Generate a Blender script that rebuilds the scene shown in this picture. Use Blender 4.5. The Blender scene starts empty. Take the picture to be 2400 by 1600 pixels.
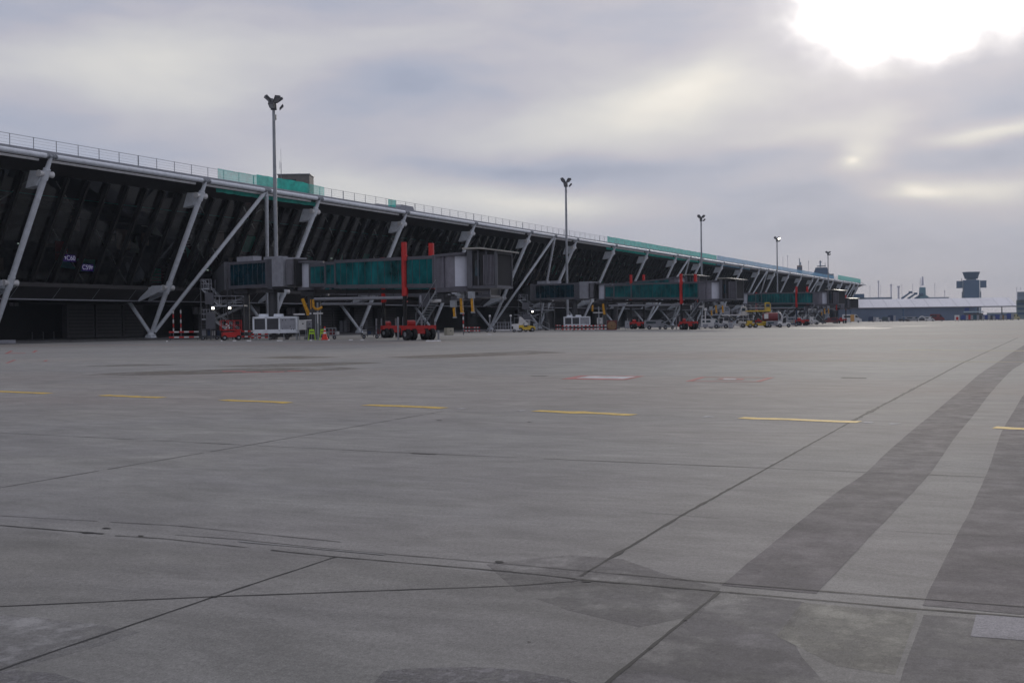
import bpy, math, random
from mathutils import Vector
C = bpy.context.scene.collection
SC = bpy.context.scene
R = math.radians
rnd = random.Random(7)

# ------------------------------------------------------------------ camera
YAW, PIT, ROL, F = 0.449785, 0.016241, -0.012703, 2670.39      # F in pixels of the 2400 px wide photograph
CAM = Vector((0, 0, 1.5))
fw = Vector((math.cos(YAW) * math.cos(PIT), math.sin(YAW) * math.cos(PIT), -math.sin(PIT)))
rt0 = Vector((math.sin(YAW), -math.cos(YAW), 0))
up0 = rt0.cross(fw)
rt = math.cos(ROL) * rt0 + math.sin(ROL) * up0
up = -math.sin(ROL) * rt0 + math.cos(ROL) * up0
cam = bpy.data.cameras.new('camera')
co = bpy.data.objects.new('camera', cam); C.objects.link(co)
from mathutils import Matrix
m = Matrix((rt, up, -fw)).transposed().to_4x4(); m.translation = CAM
co.matrix_world = m
cam.sensor_width = 36; cam.lens = F / 2400 * 36; cam.clip_start = 0.1; cam.clip_end = 12000
SC.camera = co

def ray(px, py):
    return fw + rt * ((px - 1200) / F) - up * ((py - 800) / F)
def at(px, py, d):            # point seen at a pixel, d metres deep
    return CAM + ray(px, py) * d
def gr(px, d):                # ground point under pixel column px at depth d
    p = at(px, 765, d); p.z = 0; return p
def onY(px, py, Y):           # point of the plane Y = const
    r = ray(px, py); return CAM + r * (Y / r.y)
def gpt(px, py, z=0.0):       # point of the ground
    r = ray(px, py); return CAM + r * ((z - CAM.z) / r.z)
def head(px):                 # world direction of view of that column (horizontal) and its right
    r = ray(px, 765); r.z = 0; r.normalize(); return r, Vector((r.y, -r.x, 0))

# ------------------------------------------------------------------ view, world, sun
SC.view_settings.view_transform = 'Standard'; SC.view_settings.look = 'None'
SC.view_settings.exposure = 0.0; SC.view_settings.gamma = 1.0
SUN_PX = (2085, 40)
sd = ray(*SUN_PX).normalized()
sun_el = math.asin(sd.z); sun_az = math.atan2(sd.x, sd.y)
sl = bpy.data.lights.new('sun', 'SUN'); sl.energy = 0.9; sl.angle = R(12); sl.color = (1.0, 0.93, 0.82)
so = bpy.data.objects.new('sun', sl); C.objects.link(so)
so.rotation_euler = (-sd).to_track_quat('-Z', 'Y').to_euler(); so.location = (0, 0, 60)

W = bpy.data.worlds.new('World'); SC.world = W; W.use_nodes = True
wn, wl = W.node_tree.nodes, W.node_tree.links
wn.clear()
def N(t, **k):
    n = wn.new(t)
    for a, b in k.items(): setattr(n, a, b)
    return n
def M(op, a, b=None, clamp=False):
    n = wn.new('ShaderNodeMath'); n.operation = op; n.use_clamp = clamp
    for i, v in enumerate((a, b)):
        if v is None: continue
        if isinstance(v, (int, float)): n.inputs[i].default_value = v
        else: wl.new(v, n.inputs[i])
    return n.outputs[0]
tc = N('ShaderNodeTexCoord')
sep = N('ShaderNodeSeparateXYZ'); wl.new(tc.outputs['Generated'], sep.inputs[0])
hx, hy = math.cos(YAW), math.sin(YAW)
fwd = M('ADD', M('MULTIPLY', sep.outputs[0], hx), M('MULTIPLY', sep.outputs[1], hy))
rgt = M('ADD', M('MULTIPLY', sep.outputs[0], hy), M('MULTIPLY', sep.outputs[1], -hx))
az = M('ARCTAN2', rgt, fwd)
el = M('ARCSINE', M('MINIMUM', M('MAXIMUM', sep.outputs[2], -0.999), 0.999))
cmb = N('ShaderNodeCombineXYZ'); wl.new(az, cmb.inputs[0]); wl.new(el, cmb.inputs[1])
# billow: warp the sky coordinates a little so that no cloud edge is a clean ellipse
mp = N('ShaderNodeMapping'); mp.inputs['Scale'].default_value = (3.0, 7.0, 1); wl.new(cmb.outputs[0], mp.inputs[0])
wz = N('ShaderNodeTexNoise'); wz.inputs['Scale'].default_value = 1.6; wz.inputs['Detail'].default_value = 4; wz.inputs['Roughness'].default_value = .5
wl.new(mp.outputs[0], wz.inputs['Vector'])
ws = N('ShaderNodeVectorMath', operation='SUBTRACT'); wl.new(wz.outputs['Color'], ws.inputs[0]); ws.inputs[1].default_value = (.5, .5, .5)
wm = N('ShaderNodeVectorMath', operation='MULTIPLY'); wl.new(ws.outputs[0], wm.inputs[0]); wm.inputs[1].default_value = (.13, .05, 0)
wa = N('ShaderNodeVectorMath', operation='ADD'); wl.new(cmb.outputs[0], wa.inputs[0]); wl.new(wm.outputs[0], wa.inputs[1])
P = wa.outputs[0]
def azel(px, py):
    d = ray(px, py).normalized()
    return math.atan2(d.x * hy - d.y * hx, d.x * hx + d.y * hy), math.asin(d.z)
def blob(px, py, sx, sy, rot=0, power=2.0):
    a, e = azel(px, py)
    mpn = N('ShaderNodeMapping', vector_type='TEXTURE')
    mpn.inputs['Location'].default_value = (a, e, 0); mpn.inputs['Rotation'].default_value = (0, 0, R(rot))
    mpn.inputs['Scale'].default_value = (sx / F, sy / F, 1)
    wl.new(P, mpn.inputs[0])
    ln = N('ShaderNodeVectorMath', operation='LENGTH'); wl.new(mpn.outputs[0], ln.inputs[0])
    return M('EXPONENT', M('MULTIPLY', M('POWER', ln.outputs['Value'], power), -1.0))
# (px, py, half width, half height, tilt, strength) : bright gaps and dark bellies of the cloud deck
BL = [(350, 185, 420, 95, 0, .34), (1130, 120, 300, 120, 0, .05), (850, 215, 330, 70, 8, -.20), (40, 30, 240, 60, 0, -.14), (60, 260, 240, 60, 0, -.13),
      (560, 90, 600, 60, 4, .12), (480, 300, 380, 60, 0, -.02), (1000, 470, 330, 52, -5, .36), (1330, 490, 230, 34, 0, .40), (700, 430, 240, 50, 0, .14), (1180, 395, 330, 34, -3, -.17),
      (1590, 195, 150, 60, 5, .30), (1560, 240, 360, 90, 6, .26), (1400, 290, 330, 60, 10, .22), (1560, 380, 360, 30, 0, -.16), (1900, 300, 260, 30, 8, .22),
      (1968, 384, 20, 14, 0, .42), (1995, 372, 70, 40, 20, .28), (2010, 330, 90, 40, 40, .18), (2148, 452, 55, 15, 0, .40), (2210, 446, 170, 26, 0, .40), (2330, 430, 120, 18, 5, .20), (2380, 292, 130, 20, 4, .50),
      (2060, 215, 260, 40, 4, -.05), (2300, 225, 190, 40, 0, -.16), (2260, 365, 220, 34, 0, -.16), (1740, 460, 330, 44, 0, -.12),
      (1680, 560, 700, 60, 0, -.10), (2250, 600, 500, 90, 0, -.10), (200, 400, 300, 60, 0, -.06), (1500, 60, 330, 60, 0, -.03), (1130, 215, 160, 60, 0, -.04), (1730, 130, 160, 60, 30, .12)]
acc = None
for b in BL:
    v = M('MULTIPLY', blob(*b[:5]), b[5])
    acc = v if acc is None else M('ADD', acc, v)
mp2 = N('ShaderNodeMapping'); mp2.inputs['Scale'].default_value = (3.2, 11.0, 1); mp2.inputs['Rotation'].default_value = (0, 0, R(3)); wl.new(P, mp2.inputs[0])
nz = N('ShaderNodeTexNoise'); nz.inputs['Scale'].default_value = 1.5; nz.inputs['Detail'].default_value = 5; nz.inputs['Roughness'].default_value = .52
wl.new(mp2.outputs[0], nz.inputs['Vector'])
nz3 = N('ShaderNodeTexNoise'); nz3.inputs['Scale'].default_value = 5.5; nz3.inputs['Detail'].default_value = 4; wl.new(mp2.outputs[0], nz3.inputs['Vector'])
acc = M('ADD', acc, M('MULTIPLY', M('SUBTRACT', nz3.outputs['Fac'], .5), .16))
B = M('ADD', M('ADD', acc, .27), M('MULTIPLY', M('SUBTRACT', nz.outputs['Fac'], .5), .50), clamp=False)
rp = N('ShaderNodeValToRGB'); wl.new(B, rp.inputs[0])
def lin(c): return tuple(((v / 255 + .055) / 1.055) ** 2.4 if v > 10 else v / 255 / 12.92 for v in c) + (1,)
els = rp.color_ramp.elements
els[0].position = 0.0; els[0].color = lin((146, 156, 180))
els[1].position = 1.0; els[1].color = lin((252, 247, 238))
for p_, c_ in ((.14, (172, 178, 197)), (.30, (192, 191, 202)), (.50, (209, 208, 211)), (.70, (225, 223, 220)), (.85, (238, 234, 227))):
    e_ = els.new(p_); e_.color = lin(c_)
# low air close to the horizon is a flat blue grey
hz = M('EXPONENT', M('MULTIPLY', M('MAXIMUM', el, 0.0), -16.0))
mixh = N('ShaderNodeMix', data_type='RGBA'); wl.new(M('MULTIPLY', hz, .80), mixh.inputs['Factor'])
wl.new(rp.outputs[0], mixh.inputs['A']); mixh.inputs['B'].default_value = lin((160, 171, 190))
# the burnt out gap in front of the sun
wz2 = N('ShaderNodeTexNoise'); wz2.inputs['Scale'].default_value = 26; wz2.inputs['Detail'].default_value = 3; wl.new(cmb.outputs[0], wz2.inputs['Vector'])
ws2 = N('ShaderNodeVectorMath', operation='SUBTRACT'); wl.new(wz2.outputs['Color'], ws2.inputs[0]); ws2.inputs[1].default_value = (.5, .5, .5)
wm2 = N('ShaderNodeVectorMath', operation='MULTIPLY'); wl.new(ws2.outputs[0], wm2.inputs[0]); wm2.inputs[1].default_value = (.05, .03, 0)
wa2 = N('ShaderNodeVectorMath', operation='ADD'); wl.new(P, wa2.inputs[0]); wl.new(wm2.outputs[0], wa2.inputs[1]); P = wa2.outputs[0]
hole = M('MAXIMUM', blob(2065, -20, 128, 90, 0, 2.4), blob(2400, -70, 205, 92, 0, 2.6)); hole = M('MAXIMUM', hole, blob(2185, 15, 95, 66, 0, 2.4))
hole = M('MAXIMUM', hole, blob(2150, -360, 300, 190, 0, 3.0))
halo = blob(2080, 0, 430, 230, 0, 1.5)
addc = N('ShaderNodeMix', data_type='RGBA', blend_type='ADD'); addc.inputs['Factor'].default_value = 1
wl.new(mixh.outputs['Result'], addc.inputs['A'])
hc = N('ShaderNodeMix', data_type='RGBA', blend_type='MULTIPLY'); hc.inputs['Factor'].default_value = 1
hc.inputs['A'].default_value = (1, .95, .86, 1)
wl.new(M('ADD', M('MULTIPLY', hole, 3.6), M('MULTIPLY', halo, .16)), hc.inputs['B'])
wl.new(hc.outputs['Result'], addc.inputs['B'])
sky = N('ShaderNodeTexSky', sky_type='NISHITA'); sky.sun_disc = False; sky.sun_elevation = sun_el; sky.sun_rotation = sun_az
bg1 = N('ShaderNodeBackground'); wl.new(sky.outputs[0], bg1.inputs[0]); bg1.inputs[1].default_value = .05
bg2 = N('ShaderNodeBackground'); wl.new(addc.outputs['Result'], bg2.inputs[0]); bg2.inputs[1].default_value = 1.0
mx = N('ShaderNodeMixShader'); mx.inputs[0].default_value = .94
wl.new(bg1.outputs[0], mx.inputs[1]); wl.new(bg2.outputs[0], mx.inputs[2])
out = N('ShaderNodeOutputWorld'); wl.new(mx.outputs[0], out.inputs[0])

# ------------------------------------------------------------------ materials
MATS = {}
def mat(name, col, rough=.6, metal=0, var=.12, scale=1.5, emit=None, spec=.5, bump=0, alpha=None):
    if name in MATS: return MATS[name]
    M_ = bpy.data.materials.new(name); M_.use_nodes = True
    n, l = M_.node_tree.nodes, M_.node_tree.links
    b = n['Principled BSDF']
    b.inputs['Roughness'].default_value = rough; b.inputs['Metallic'].default_value = metal
    b.inputs['Specular IOR Level'].default_value = spec
    g = n.new('ShaderNodeNewGeometry')
    no = n.new('ShaderNodeTexNoise'); no.inputs['Scale'].default_value = scale; no.inputs['Detail'].default_value = 5; no.inputs['Roughness'].default_value = .62
    l.new(g.outputs['Position'], no.inputs['Vector'])
    mr = n.new('ShaderNodeMapRange'); mr.inputs['From Min'].default_value = .3; mr.inputs['From Max'].default_value = .7
    mr.inputs['To Min'].default_value = 1 - var * 1.6; mr.inputs['To Max'].default_value = 1 + var
    l.new(no.outputs['Fac'], mr.inputs['Value'])
    mu = n.new('ShaderNodeMix'); mu.data_type = 'RGBA'; mu.blend_type = 'MULTIPLY'; mu.inputs['Factor'].default_value = 1
    mu.inputs['A'].default_value = (*col, 1); l.new(mr.outputs[0], mu.inputs['B'])
    l.new(mu.outputs['Result'], b.inputs['Base Color'])
    if bump:
        bp = n.new('ShaderNodeBump'); bp.inputs['Strength'].default_value = bump; bp.inputs['Distance'].default_value = .02
        l.new(no.outputs['Fac'], bp.inputs['Height']); l.new(bp.outputs[0], b.inputs['Normal'])
    if emit:
        b.inputs['Emission Color'].default_value = (*emit[:3], 1); b.inputs['Emission Strength'].default_value = emit[3]
    if alpha is not None:
        t = n.new('ShaderNodeBsdfTransparent'); ms = n.new('ShaderNodeMixShader'); ms.inputs[0].default_value = alpha
        l.new(t.outputs[0], ms.inputs[1]); l.new(b.outputs[0], ms.inputs[2]); l.new(ms.outputs[0], n['Material Output'].inputs['Surface'])
    MATS[name] = M_
    return M_
white = mat('white_steel', (.72, .76, .82), .45, var=.10)
white2 = mat('white_paint', (.66, .66, .67), .4, var=.10)
steel = mat('galvanised_steel', (.30, .32, .35), .5, .3)
dsteel = mat('dark_steel', (.055, .057, .065), .55)
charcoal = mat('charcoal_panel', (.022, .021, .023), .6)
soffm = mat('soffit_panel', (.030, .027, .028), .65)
black = mat('black_rubber', (.010, .010, .011), .7)
finm = mat('fin_metal', (.009, .008, .008), .55)
grey = mat('grey_panel', (.15, .15, .17), .5)
lgrey = mat('light_grey_panel', (.30, .31, .35), .5)
mgrey = mat('mid_grey_panel', (.085, .088, .105), .5)
red = mat('red_paint', (.50, .012, .010), .4)
yellow = mat('yellow_paint', (.62, .42, .03), .45)
amber = mat('amber_hose', (.62, .30, .012), .6, var=.35, scale=6)
lime = mat('lime_plastic', (.42, .70, .02), .5)
bluep = mat('blue_paint', (.03, .06, .24), .5)
navy = mat('navy_paint', (.02, .04, .10), .5)
wood = mat('plywood', (.26, .15, .07), .7)
beige = mat('beige_box', (.40, .38, .31), .6)
tealg = mat('teal_glazing', (.010, .13, .14), .16, var=.5, scale=.45, spec=.6)
navyg = mat('navy_glazing', (.004, .030, .045), .12, var=.5, scale=.5, spec=.6)
lampm = mat('lit_lamp', (1, 1, 1), .5, emit=(1, .93, .80, 9))
offlamp = mat('lamp_lens', (.30, .30, .32), .2)
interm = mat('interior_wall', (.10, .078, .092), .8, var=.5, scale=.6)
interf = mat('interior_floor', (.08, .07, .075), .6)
itrus = mat('interior_truss', (.75, .75, .74), .5)
igreen = mat('interior_green', (.07, .62, .48), .5)
ibrown = mat('interior_brown', (.42, .30, .25), .7)
ired = mat('interior_red', (.55, .01, .015), .6)
orange = mat('orange_paint', (.55, .12, .02), .5)
rustp = mat('maroon_paint', (.16, .02, .025), .5)
stripm = mat('dark_strip_grey', (.045, .045, .05), .85, var=.3, scale=.8)
netg = mat('green_net', (.05, .66, .54), .8, alpha=.55, var=.25, scale=1.2)
netd = mat('dense_green_net', (.02, .60, .49), .8, alpha=.78, var=.25, scale=1.2)
netb = mat('blue_net', (.22, .50, .74), .8, alpha=.70, var=.25, scale=1.2)
tentw = mat('white_membrane', (.93, .92, .94), .6, var=.05, scale=.08)
tentb = mat('blue_grey_cladding', (.11, .15, .225), .6, var=.10, scale=.1)
towerm = mat('hazy_tower_cladding', (.06, .115, .20), .5)  # blue tone with the distance haze mixed into the colour
hazem = mat('hazy_building', (.22, .27, .34), .7, var=.3, scale=.05)  # blue grey, haze of the distance put into the colour

def glassmat():
    M_ = bpy.data.materials.new('facade_glass'); M_.use_nodes = True
    n, l = M_.node_tree.nodes, M_.node_tree.links; n.clear()
    o = n.new('ShaderNodeOutputMaterial'); t = n.new('ShaderNodeBsdfTransparent'); t.inputs[0].default_value = (.84, .88, .88, 1)
    g = n.new('ShaderNodeBsdfGlossy'); g.inputs['Roughness'].default_value = .03; g.inputs['Color'].default_value = (.85, .88, .9, 1)
    f = n.new('ShaderNodeFresnel'); f.inputs['IOR'].default_value = 2.0
    ms = n.new('ShaderNodeMixShader'); l.new(f.outputs[0], ms.inputs[0]); l.new(t.outputs[0], ms.inputs[1]); l.new(g.outputs[0], ms.inputs[2])
    l.new(ms.outputs[0], o.inputs[0]); return M_
glass = glassmat()

def concrete(name, mul=(1, 1, 1), wet=False, soft=None):
    M_ = bpy.data.materials.new(name); M_.use_nodes = True
    n, l = M_.node_tree.nodes, M_.node_tree.links
    b = n['Principled BSDF']; g = n.new('ShaderNodeNewGeometry')
    def noise(sc, det, ro=.55, ms=(1, 1, 1), off=(0, 0, 0), rot=0, w=0):
        mpp = n.new('ShaderNodeMapping'); mpp.inputs['Scale'].default_value = ms; mpp.inputs['Location'].default_value = off; mpp.inputs['Rotation'].default_value = (0, 0, rot)
        l.new(g.outputs['Position'], mpp.inputs[0])
        t = n.new('ShaderNodeTexNoise'); t.inputs['Scale'].default_value = sc; t.inputs['Detail'].default_value = det; t.inputs['Roughness'].default_value = ro
        t.inputs['Distortion'].default_value = w
        l.new(mpp.outputs[0], t.inputs['Vector']); return t.outputs['Fac']
    def mixc(f, a, c, blend='MIX'):
        x = n.new('ShaderNodeMix'); x.data_type = 'RGBA'; x.blend_type = blend
        for s, v in (('Factor', f), ('A', a), ('B', c)):
            if isinstance(v, (int, float)): x.inputs[s].default_value = v
            elif isinstance(v, tuple): x.inputs[s].default_value = (*v, 1)
            else: l.new(v, x.inputs[s])
        return x.outputs['Result']
    def mr(v, a, b_, c, d):
        x = n.new('ShaderNodeMapRange'); l.new(v, x.inputs[0])
        for i, q in enumerate((a, b_, c, d)): x.inputs[i + 1].default_value = q
        return x.outputs[0]
    big = mr(noise(.045, 5, .6), .36, .64, 0, 1)
    mid = mr(noise(.55, 6, .62, (1, .55, 1), (31, 7, 0), .4, .8), .34, .66, 0, 1)
    col = mixc(big, (.238, .236, .228), (.296, .293, .274))
    col = mixc(mr(mid, 0, 1, .0, .55), col, (.214, .210, .218))
    # warm and rusty drifts of dust further out
    dr = mr(noise(.035, 4, .6, (1, .35, 1), (80, 20, 0), .5), .50, .72, 0, .7)
    col = mixc(dr, col, (.255, .205, .180))
    # rubber and fluid stains, long and thin
    st = mr(noise(.11, 6, .6, (1.0, .22, 1), (5, 60, 0), -.35, .6), .60, .74, 0, .42)
    col = mixc(st, col, (.115, .112, .115))
    brushed = mr(noise(1.7, 6, .65, (1, .42, 1), (9, 9, 0), .25, .4), .35, .66, .82, 1.12)
    col = mixc(1.0, col, brushed, 'MULTIPLY')
    st2 = mr(noise(6, 5, .7, (1, .38, 1), (3, 1, 0), -.2, .5), .36, .66, .88, 1.09)
    col = mixc(1.0, col, st2, 'MULTIPLY')
    # every slab was poured apart and has its own slight tone
    sx_ = n.new('ShaderNodeSeparateXYZ'); l.new(g.outputs['Position'], sx_.inputs[0]); cx_ = n.new('ShaderNodeCombineXYZ')
    for i_, (o_, d_) in enumerate(((6.1, 5.3), (2.7, 6.3))):
        a_ = n.new('ShaderNodeMath'); a_.operation = 'SUBTRACT'; l.new(sx_.outputs[i_], a_.inputs[0]); a_.inputs[1].default_value = o_
        b_ = n.new('ShaderNodeMath'); b_.operation = 'DIVIDE'; l.new(a_.outputs[0], b_.inputs[0]); b_.inputs[1].default_value = d_
        c_ = n.new('ShaderNodeMath'); c_.operation = 'FLOOR'; l.new(b_.outputs[0], c_.inputs[0]); l.new(c_.outputs[0], cx_.inputs[i_])
    wn_ = n.new('ShaderNodeTexWhiteNoise'); l.new(cx_.outputs[0], wn_.inputs['Vector'])
    col = mixc(1.0, col, mr(wn_.outputs['Value'], 0, 1, .95, 1.045), 'MULTIPLY')
    fine = mr(noise(34, 4, .75), .30, .70, .76, 1.22)
    col = mixc(1.0, col, fine, 'MULTIPLY')
    agg = mr(noise(110, 2, .8), .25, .75, .62, 1.34)
    col = mixc(1.0, col, agg, 'MULTIPLY')
    col = mixc(1.0, col, mul, 'MULTIPLY')
    l.new(col, b.inputs['Base Color'])
    bp = n.new('ShaderNodeBump'); bp.inputs['Strength'].default_value = .55; bp.inputs['Distance'].default_value = .004
    hh = noise(70, 4, .75); l.new(hh, bp.inputs['Height'])
    l.new(bp.outputs[0], b.inputs['Normal'])
    b.inputs['Roughness'].default_value = .80; b.inputs['Specular IOR Level'].default_value = .35
    if soft:
        t_ = n.new('ShaderNodeBsdfTransparent'); ms_ = n.new('ShaderNodeMixShader'); l.new(mr(noise(soft[0], 5, .65), .36, .62, soft[1], soft[2]), ms_.inputs[0])
        l.new(t_.outputs[0], ms_.inputs[1]); l.new(b.outputs[0], ms_.inputs[2]); l.new(ms_.outputs[0], n['Material Output'].inputs['Surface'])
    if wet:
        b.inputs['Roughness'].default_value = .66; b.inputs['Specular IOR Level'].default_value = .16; bp.inputs['Strength'].default_value = .02
    return M_
conc = concrete('apron_concrete')
concd = concrete('damp_concrete', (.66, .63, .69), soft=(2.6, .6, 1.0))
conc2 = concrete('foreground_concrete', (.90, .90, .89))
concl = concrete('patch_concrete', (1.10, 1.10, 1.0), soft=(3, .3, 1.0))
concp = concrete('lilac_patch', (1.12, 1.12, 1.26))
concw = concrete('wet_concrete', (.8, .8, .8), wet=True)
ftar = mat('worn_joint', (.07, .068, .07), .8, var=.4, scale=6)
tar = mat('joint_tar', (.018, .018, .020), .8, var=.4, scale=6)
chalk = mat('chalk_grout', (.27, .27, .27), .9, var=.3, scale=5)
ylinem = mat('yellow_marking', (.60, .40, .055), .7, var=.22, scale=7)
yfaint = mat('worn_yellow_marking', (.34, .30, .16), .8, var=.3, scale=2)
rline = mat('red_marking', (.34, .10, .10), .8, var=.35, scale=3)
wline = mat('white_marking', (.46, .46, .48), .8, var=.3, scale=3)

# ------------------------------------------------------------------ mesh building
class MB:
    def __init__(s, off=(0, 0, 0)):
        s.v = []; s.f = []; s.off = Vector(off)
    def add(s, vs, fs):
        k = len(s.v); s.v += [Vector(v) - s.off for v in vs]; s.f += [tuple(i + k for i in f) for f in fs]; return s
    def box(s, c, d, rz=0, ch=0):
        cx, cy, cz = c; x, y, z = d[0] / 2, d[1] / 2, d[2] / 2; ca, sa = math.cos(rz), math.sin(rz)
        if ch <= 0:
            pr = [(-x, -y), (x, -y), (x, y), (-x, y)]
        else:
            pr = [(-x + ch, -y), (x - ch, -y), (x, -y + ch), (x, y - ch), (x - ch, y), (-x + ch, y), (-x, y - ch), (-x, -y + ch)]
        n = len(pr); vs = []
        for zz in (-z, z):
            for a, b in pr: vs.append((cx + a * ca - b * sa, cy + a * sa + b * ca, cz + zz))
        fs = [tuple(range(n))[::-1], tuple(range(n, 2 * n))] + [(i, (i + 1) % n, n + (i + 1) % n, n + i) for i in range(n)]
        return s.add(vs, fs)
    def beam(s, p0, p1, w, z0, z1):      # sheared box following p0-p1, sides vertical
        p0, p1 = Vector(p0), Vector(p1); d = p1 - p0; d.z = 0; d.normalize(); n = Vector((-d.y, d.x, 0)) * (w / 2)
        vs = [p0 - n + Vector((0, 0, z0)), p1 - n + Vector((0, 0, z0)), p1 + n + Vector((0, 0, z0)), p0 + n + Vector((0, 0, z0)),
              p0 - n + Vector((0, 0, z1)), p1 - n + Vector((0, 0, z1)), p1 + n + Vector((0, 0, z1)), p0 + n + Vector((0, 0, z1))]
        return s.add(vs, [(3, 2, 1, 0), (4, 5, 6, 7), (0, 1, 5, 4), (1, 2, 6, 5), (2, 3, 7, 6), (3, 0, 4, 7)])
    def tube(s, p0, p1, r0, r1=None, n=12, cap=True):
        r1 = r0 if r1 is None else r1
        p0, p1 = Vector(p0), Vector(p1); d = (p1 - p0).normalized()
        a = d.orthogonal().normalized(); b = d.cross(a)
        vs = []
        for p, r in ((p0, r0), (p1, r1)):
            for i in range(n):
                t = 2 * math.pi * i / n; vs.append(p + a * (r * math.cos(t)) + b * (r * math.sin(t)))
        fs = [(i, (i + 1) % n, n + (i + 1) % n, n + i) for i in range(n)]
        if cap: fs += [tuple(range(n))[::-1], tuple(range(n, 2 * n))]
        return s.add(vs, fs)
    def path(s, pts, r, n=6):
        for a, b in zip(pts, pts[1:]): s.tube(a, b, r, r, n)
        return s
    def prism(s, prof, axis0, axis1, o, ext):      # polygon (a,b) in plane axis0/axis1 extruded by vector ext
        a0, a1, o, ext = Vector(axis0), Vector(axis1), Vector(o), Vector(ext)
        n = len(prof); vs = [o + a0 * a + a1 * b for a, b in prof]; vs += [v + ext for v in vs]
        return s.add(vs, [tuple(range(n))[::-1], tuple(range(n, 2 * n))] + [(i, (i + 1) % n, n + (i + 1) % n, n + i) for i in range(n)])
    def quad(s, *p): return s.add(p, [tuple(range(len(p)))])
    def build(s, name, m, parent=None, smooth=False):
        me = bpy.data.meshes.new(name)
        me.from_pydata([tuple(v) for v in s.v], [], s.f); me.materials.append(m)
        import bmesh
        bm = bmesh.new(); bm.from_mesh(me); bmesh.ops.recalc_face_normals(bm, faces=bm.faces); bm.to_mesh(me); bm.free()
        if smooth:
            for p in me.polygons: p.use_smooth = True
            try: me.set_sharp_from_angle(angle=R(40))
            except Exception: pass
        me.update()
        o = bpy.data.objects.new(name, me); C.objects.link(o)
        if parent: o.parent = parent
        return o
def tag(o, label=None, cat=None, group=None, kind=None):
    if label: o['label'] = label
    if cat: o['category'] = cat
    if group: o['group'] = group
    if kind: o['kind'] = kind
    return o
def thing(name, loc, label, cat, group=None, rz=0):
    o = bpy.data.objects.new(name, None); C.objects.link(o); o.empty_display_size = .3
    o.location = loc; o.rotation_euler = (0, 0, rz); return tag(o, label, cat, group)
def kids(o): return [c for c in bpy.data.objects if c.parent == o]
def dup(o, loc, rz=0, label=None, parent=None):
    c = o.copy(); C.objects.link(c)
    if parent is None: c.location = loc; c.rotation_euler = (0, 0, rz)
    else: c.parent = parent
    if label: c['label'] = label
    for k in kids(o): dup(k, None, parent=c)
    return c
def lerp(a, b, t): return Vector(a) * (1 - t) + Vector(b) * t

# ------------------------------------------------------------------ ground and painted marks
g = MB(); 
g.quad((-3000, -3000, 0), (4200, -3000, 0), (4200, 3000, 0), (-3000, 3000, 0))
tag(g.build('apron_ground', conc), kind='structure')
def sheet(name, pts, z, m):
    z *= .25; s = MB(); s.add([(p[0], p[1], z) for p in pts], [tuple(range(len(pts)))]); return tag(s.build(name, m), kind='structure')
def G(px, py): v = gpt(px, py); return (v.x, v.y)
# the nearer slab with coarser concrete, in front of the double joint
fgl = [G(-200, 1213), (6.08, 4.2), G(1358, 1357), G(1700, 1384), G(2700, 1473)]
sheet('near_slab', [(-6, fgl[0][1] + 6), (6.02, 9.5), (6.08, 4.22), (6.10, 2.9), (6.14, 1.66), (6.17, .18), (6.26, -6), (-6, -6)], .004, conc2)
# damp lanes curving away to the right
L1 = [(2400, 808), (2348, 842), (2297, 876), (2233, 930), (2158, 992), (2086, 1053), (2029, 1107), (1940, 1169), (1811, 1273), (1752, 1320), (1692, 1371)]
L2 = [(2480, 800), (2400, 849), (2362, 876), (2314, 930), (2280, 975), (2243, 1019), (2178, 1111), (2131, 1162), (2078, 1217), (2024, 1273), (1914, 1391)]
def smooth(P_, k=6):
    P_ = [Vector(p) for p in P_]; o = []
    for i in range(len(P_) - 1):
        p0, p1, p2, p3 = P_[max(0, i - 1)], P_[i], P_[i + 1], P_[min(len(P_) - 1, i + 2)]
        for j in range(k):
            t = j / k; q = .5 * (2 * p1 + (p2 - p0) * t + (2 * p0 - 5 * p1 + 4 * p2 - p3) * t * t + (3 * p1 - p0 - 3 * p2 + p3) * t ** 3)
            o.append((q.x, q.y))
    return o + [tuple(P_[-1])]
def lane(a, b, z, m, name):
    a, b = smooth(a), smooth(b)
    wob = lambda L, s_: [(x + (.7 * math.sin(i * .9 + s_) + .5 * math.sin(i * 2.3 + s_)) * (.4 + (y - 790) / 700), y) for i, (x, y) in enumerate(L)]
    a, b = wob(a, .3), wob(b, 2.0)
    z *= .25; s = MB(); n = min(len(a), len(b)); A = [G(*p) for p in a[:n]]; B_ = [G(*p) for p in b[:n]]
    s.add([(x, y, z) for x, y in A + B_], [(i, i + 1, n + i + 1, n + i) for i in range(n - 1)])
    return tag(s.build(name, m), kind='structure')
lane(L1, L2, .008, concd, 'damp_lane')
L3 = [(2440, 890), (2400, 924), (2376, 964), (2348, 1012), (2309, 1118), (2267, 1209), (2233, 1273), (2162, 1418)]
L4 = [(2600, 890), (2600, 924), (2620, 964), (2640, 1012), (2680, 1118), (2700, 1209), (2720, 1273), (2780, 1475)]
lane(L3, L4, .008, concd, 'damp_lane')
sheet('oil_stain', [G(*p) for p in ((1140, 1322), (1230, 1310), (1340, 1300), (1460, 1310), (1560, 1345), (1690, 1378), (1640, 1440), (1500, 1470), (1330, 1430), (1210, 1385))], .0065, concrete('stain_concrete', (.87, .86, .88), soft=(2.2, .0, .8)))
sheet('oil_stain', [G(*p) for p in ((900, 1572), (960, 1566), (1120, 1562), (1220, 1570), (1330, 1590), (1450, 1640), (1000, 1660), (860, 1620))], .009, concrete('stain_concrete_b', (.84, .83, .88), soft=(14, .1, 1.0)))
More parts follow.
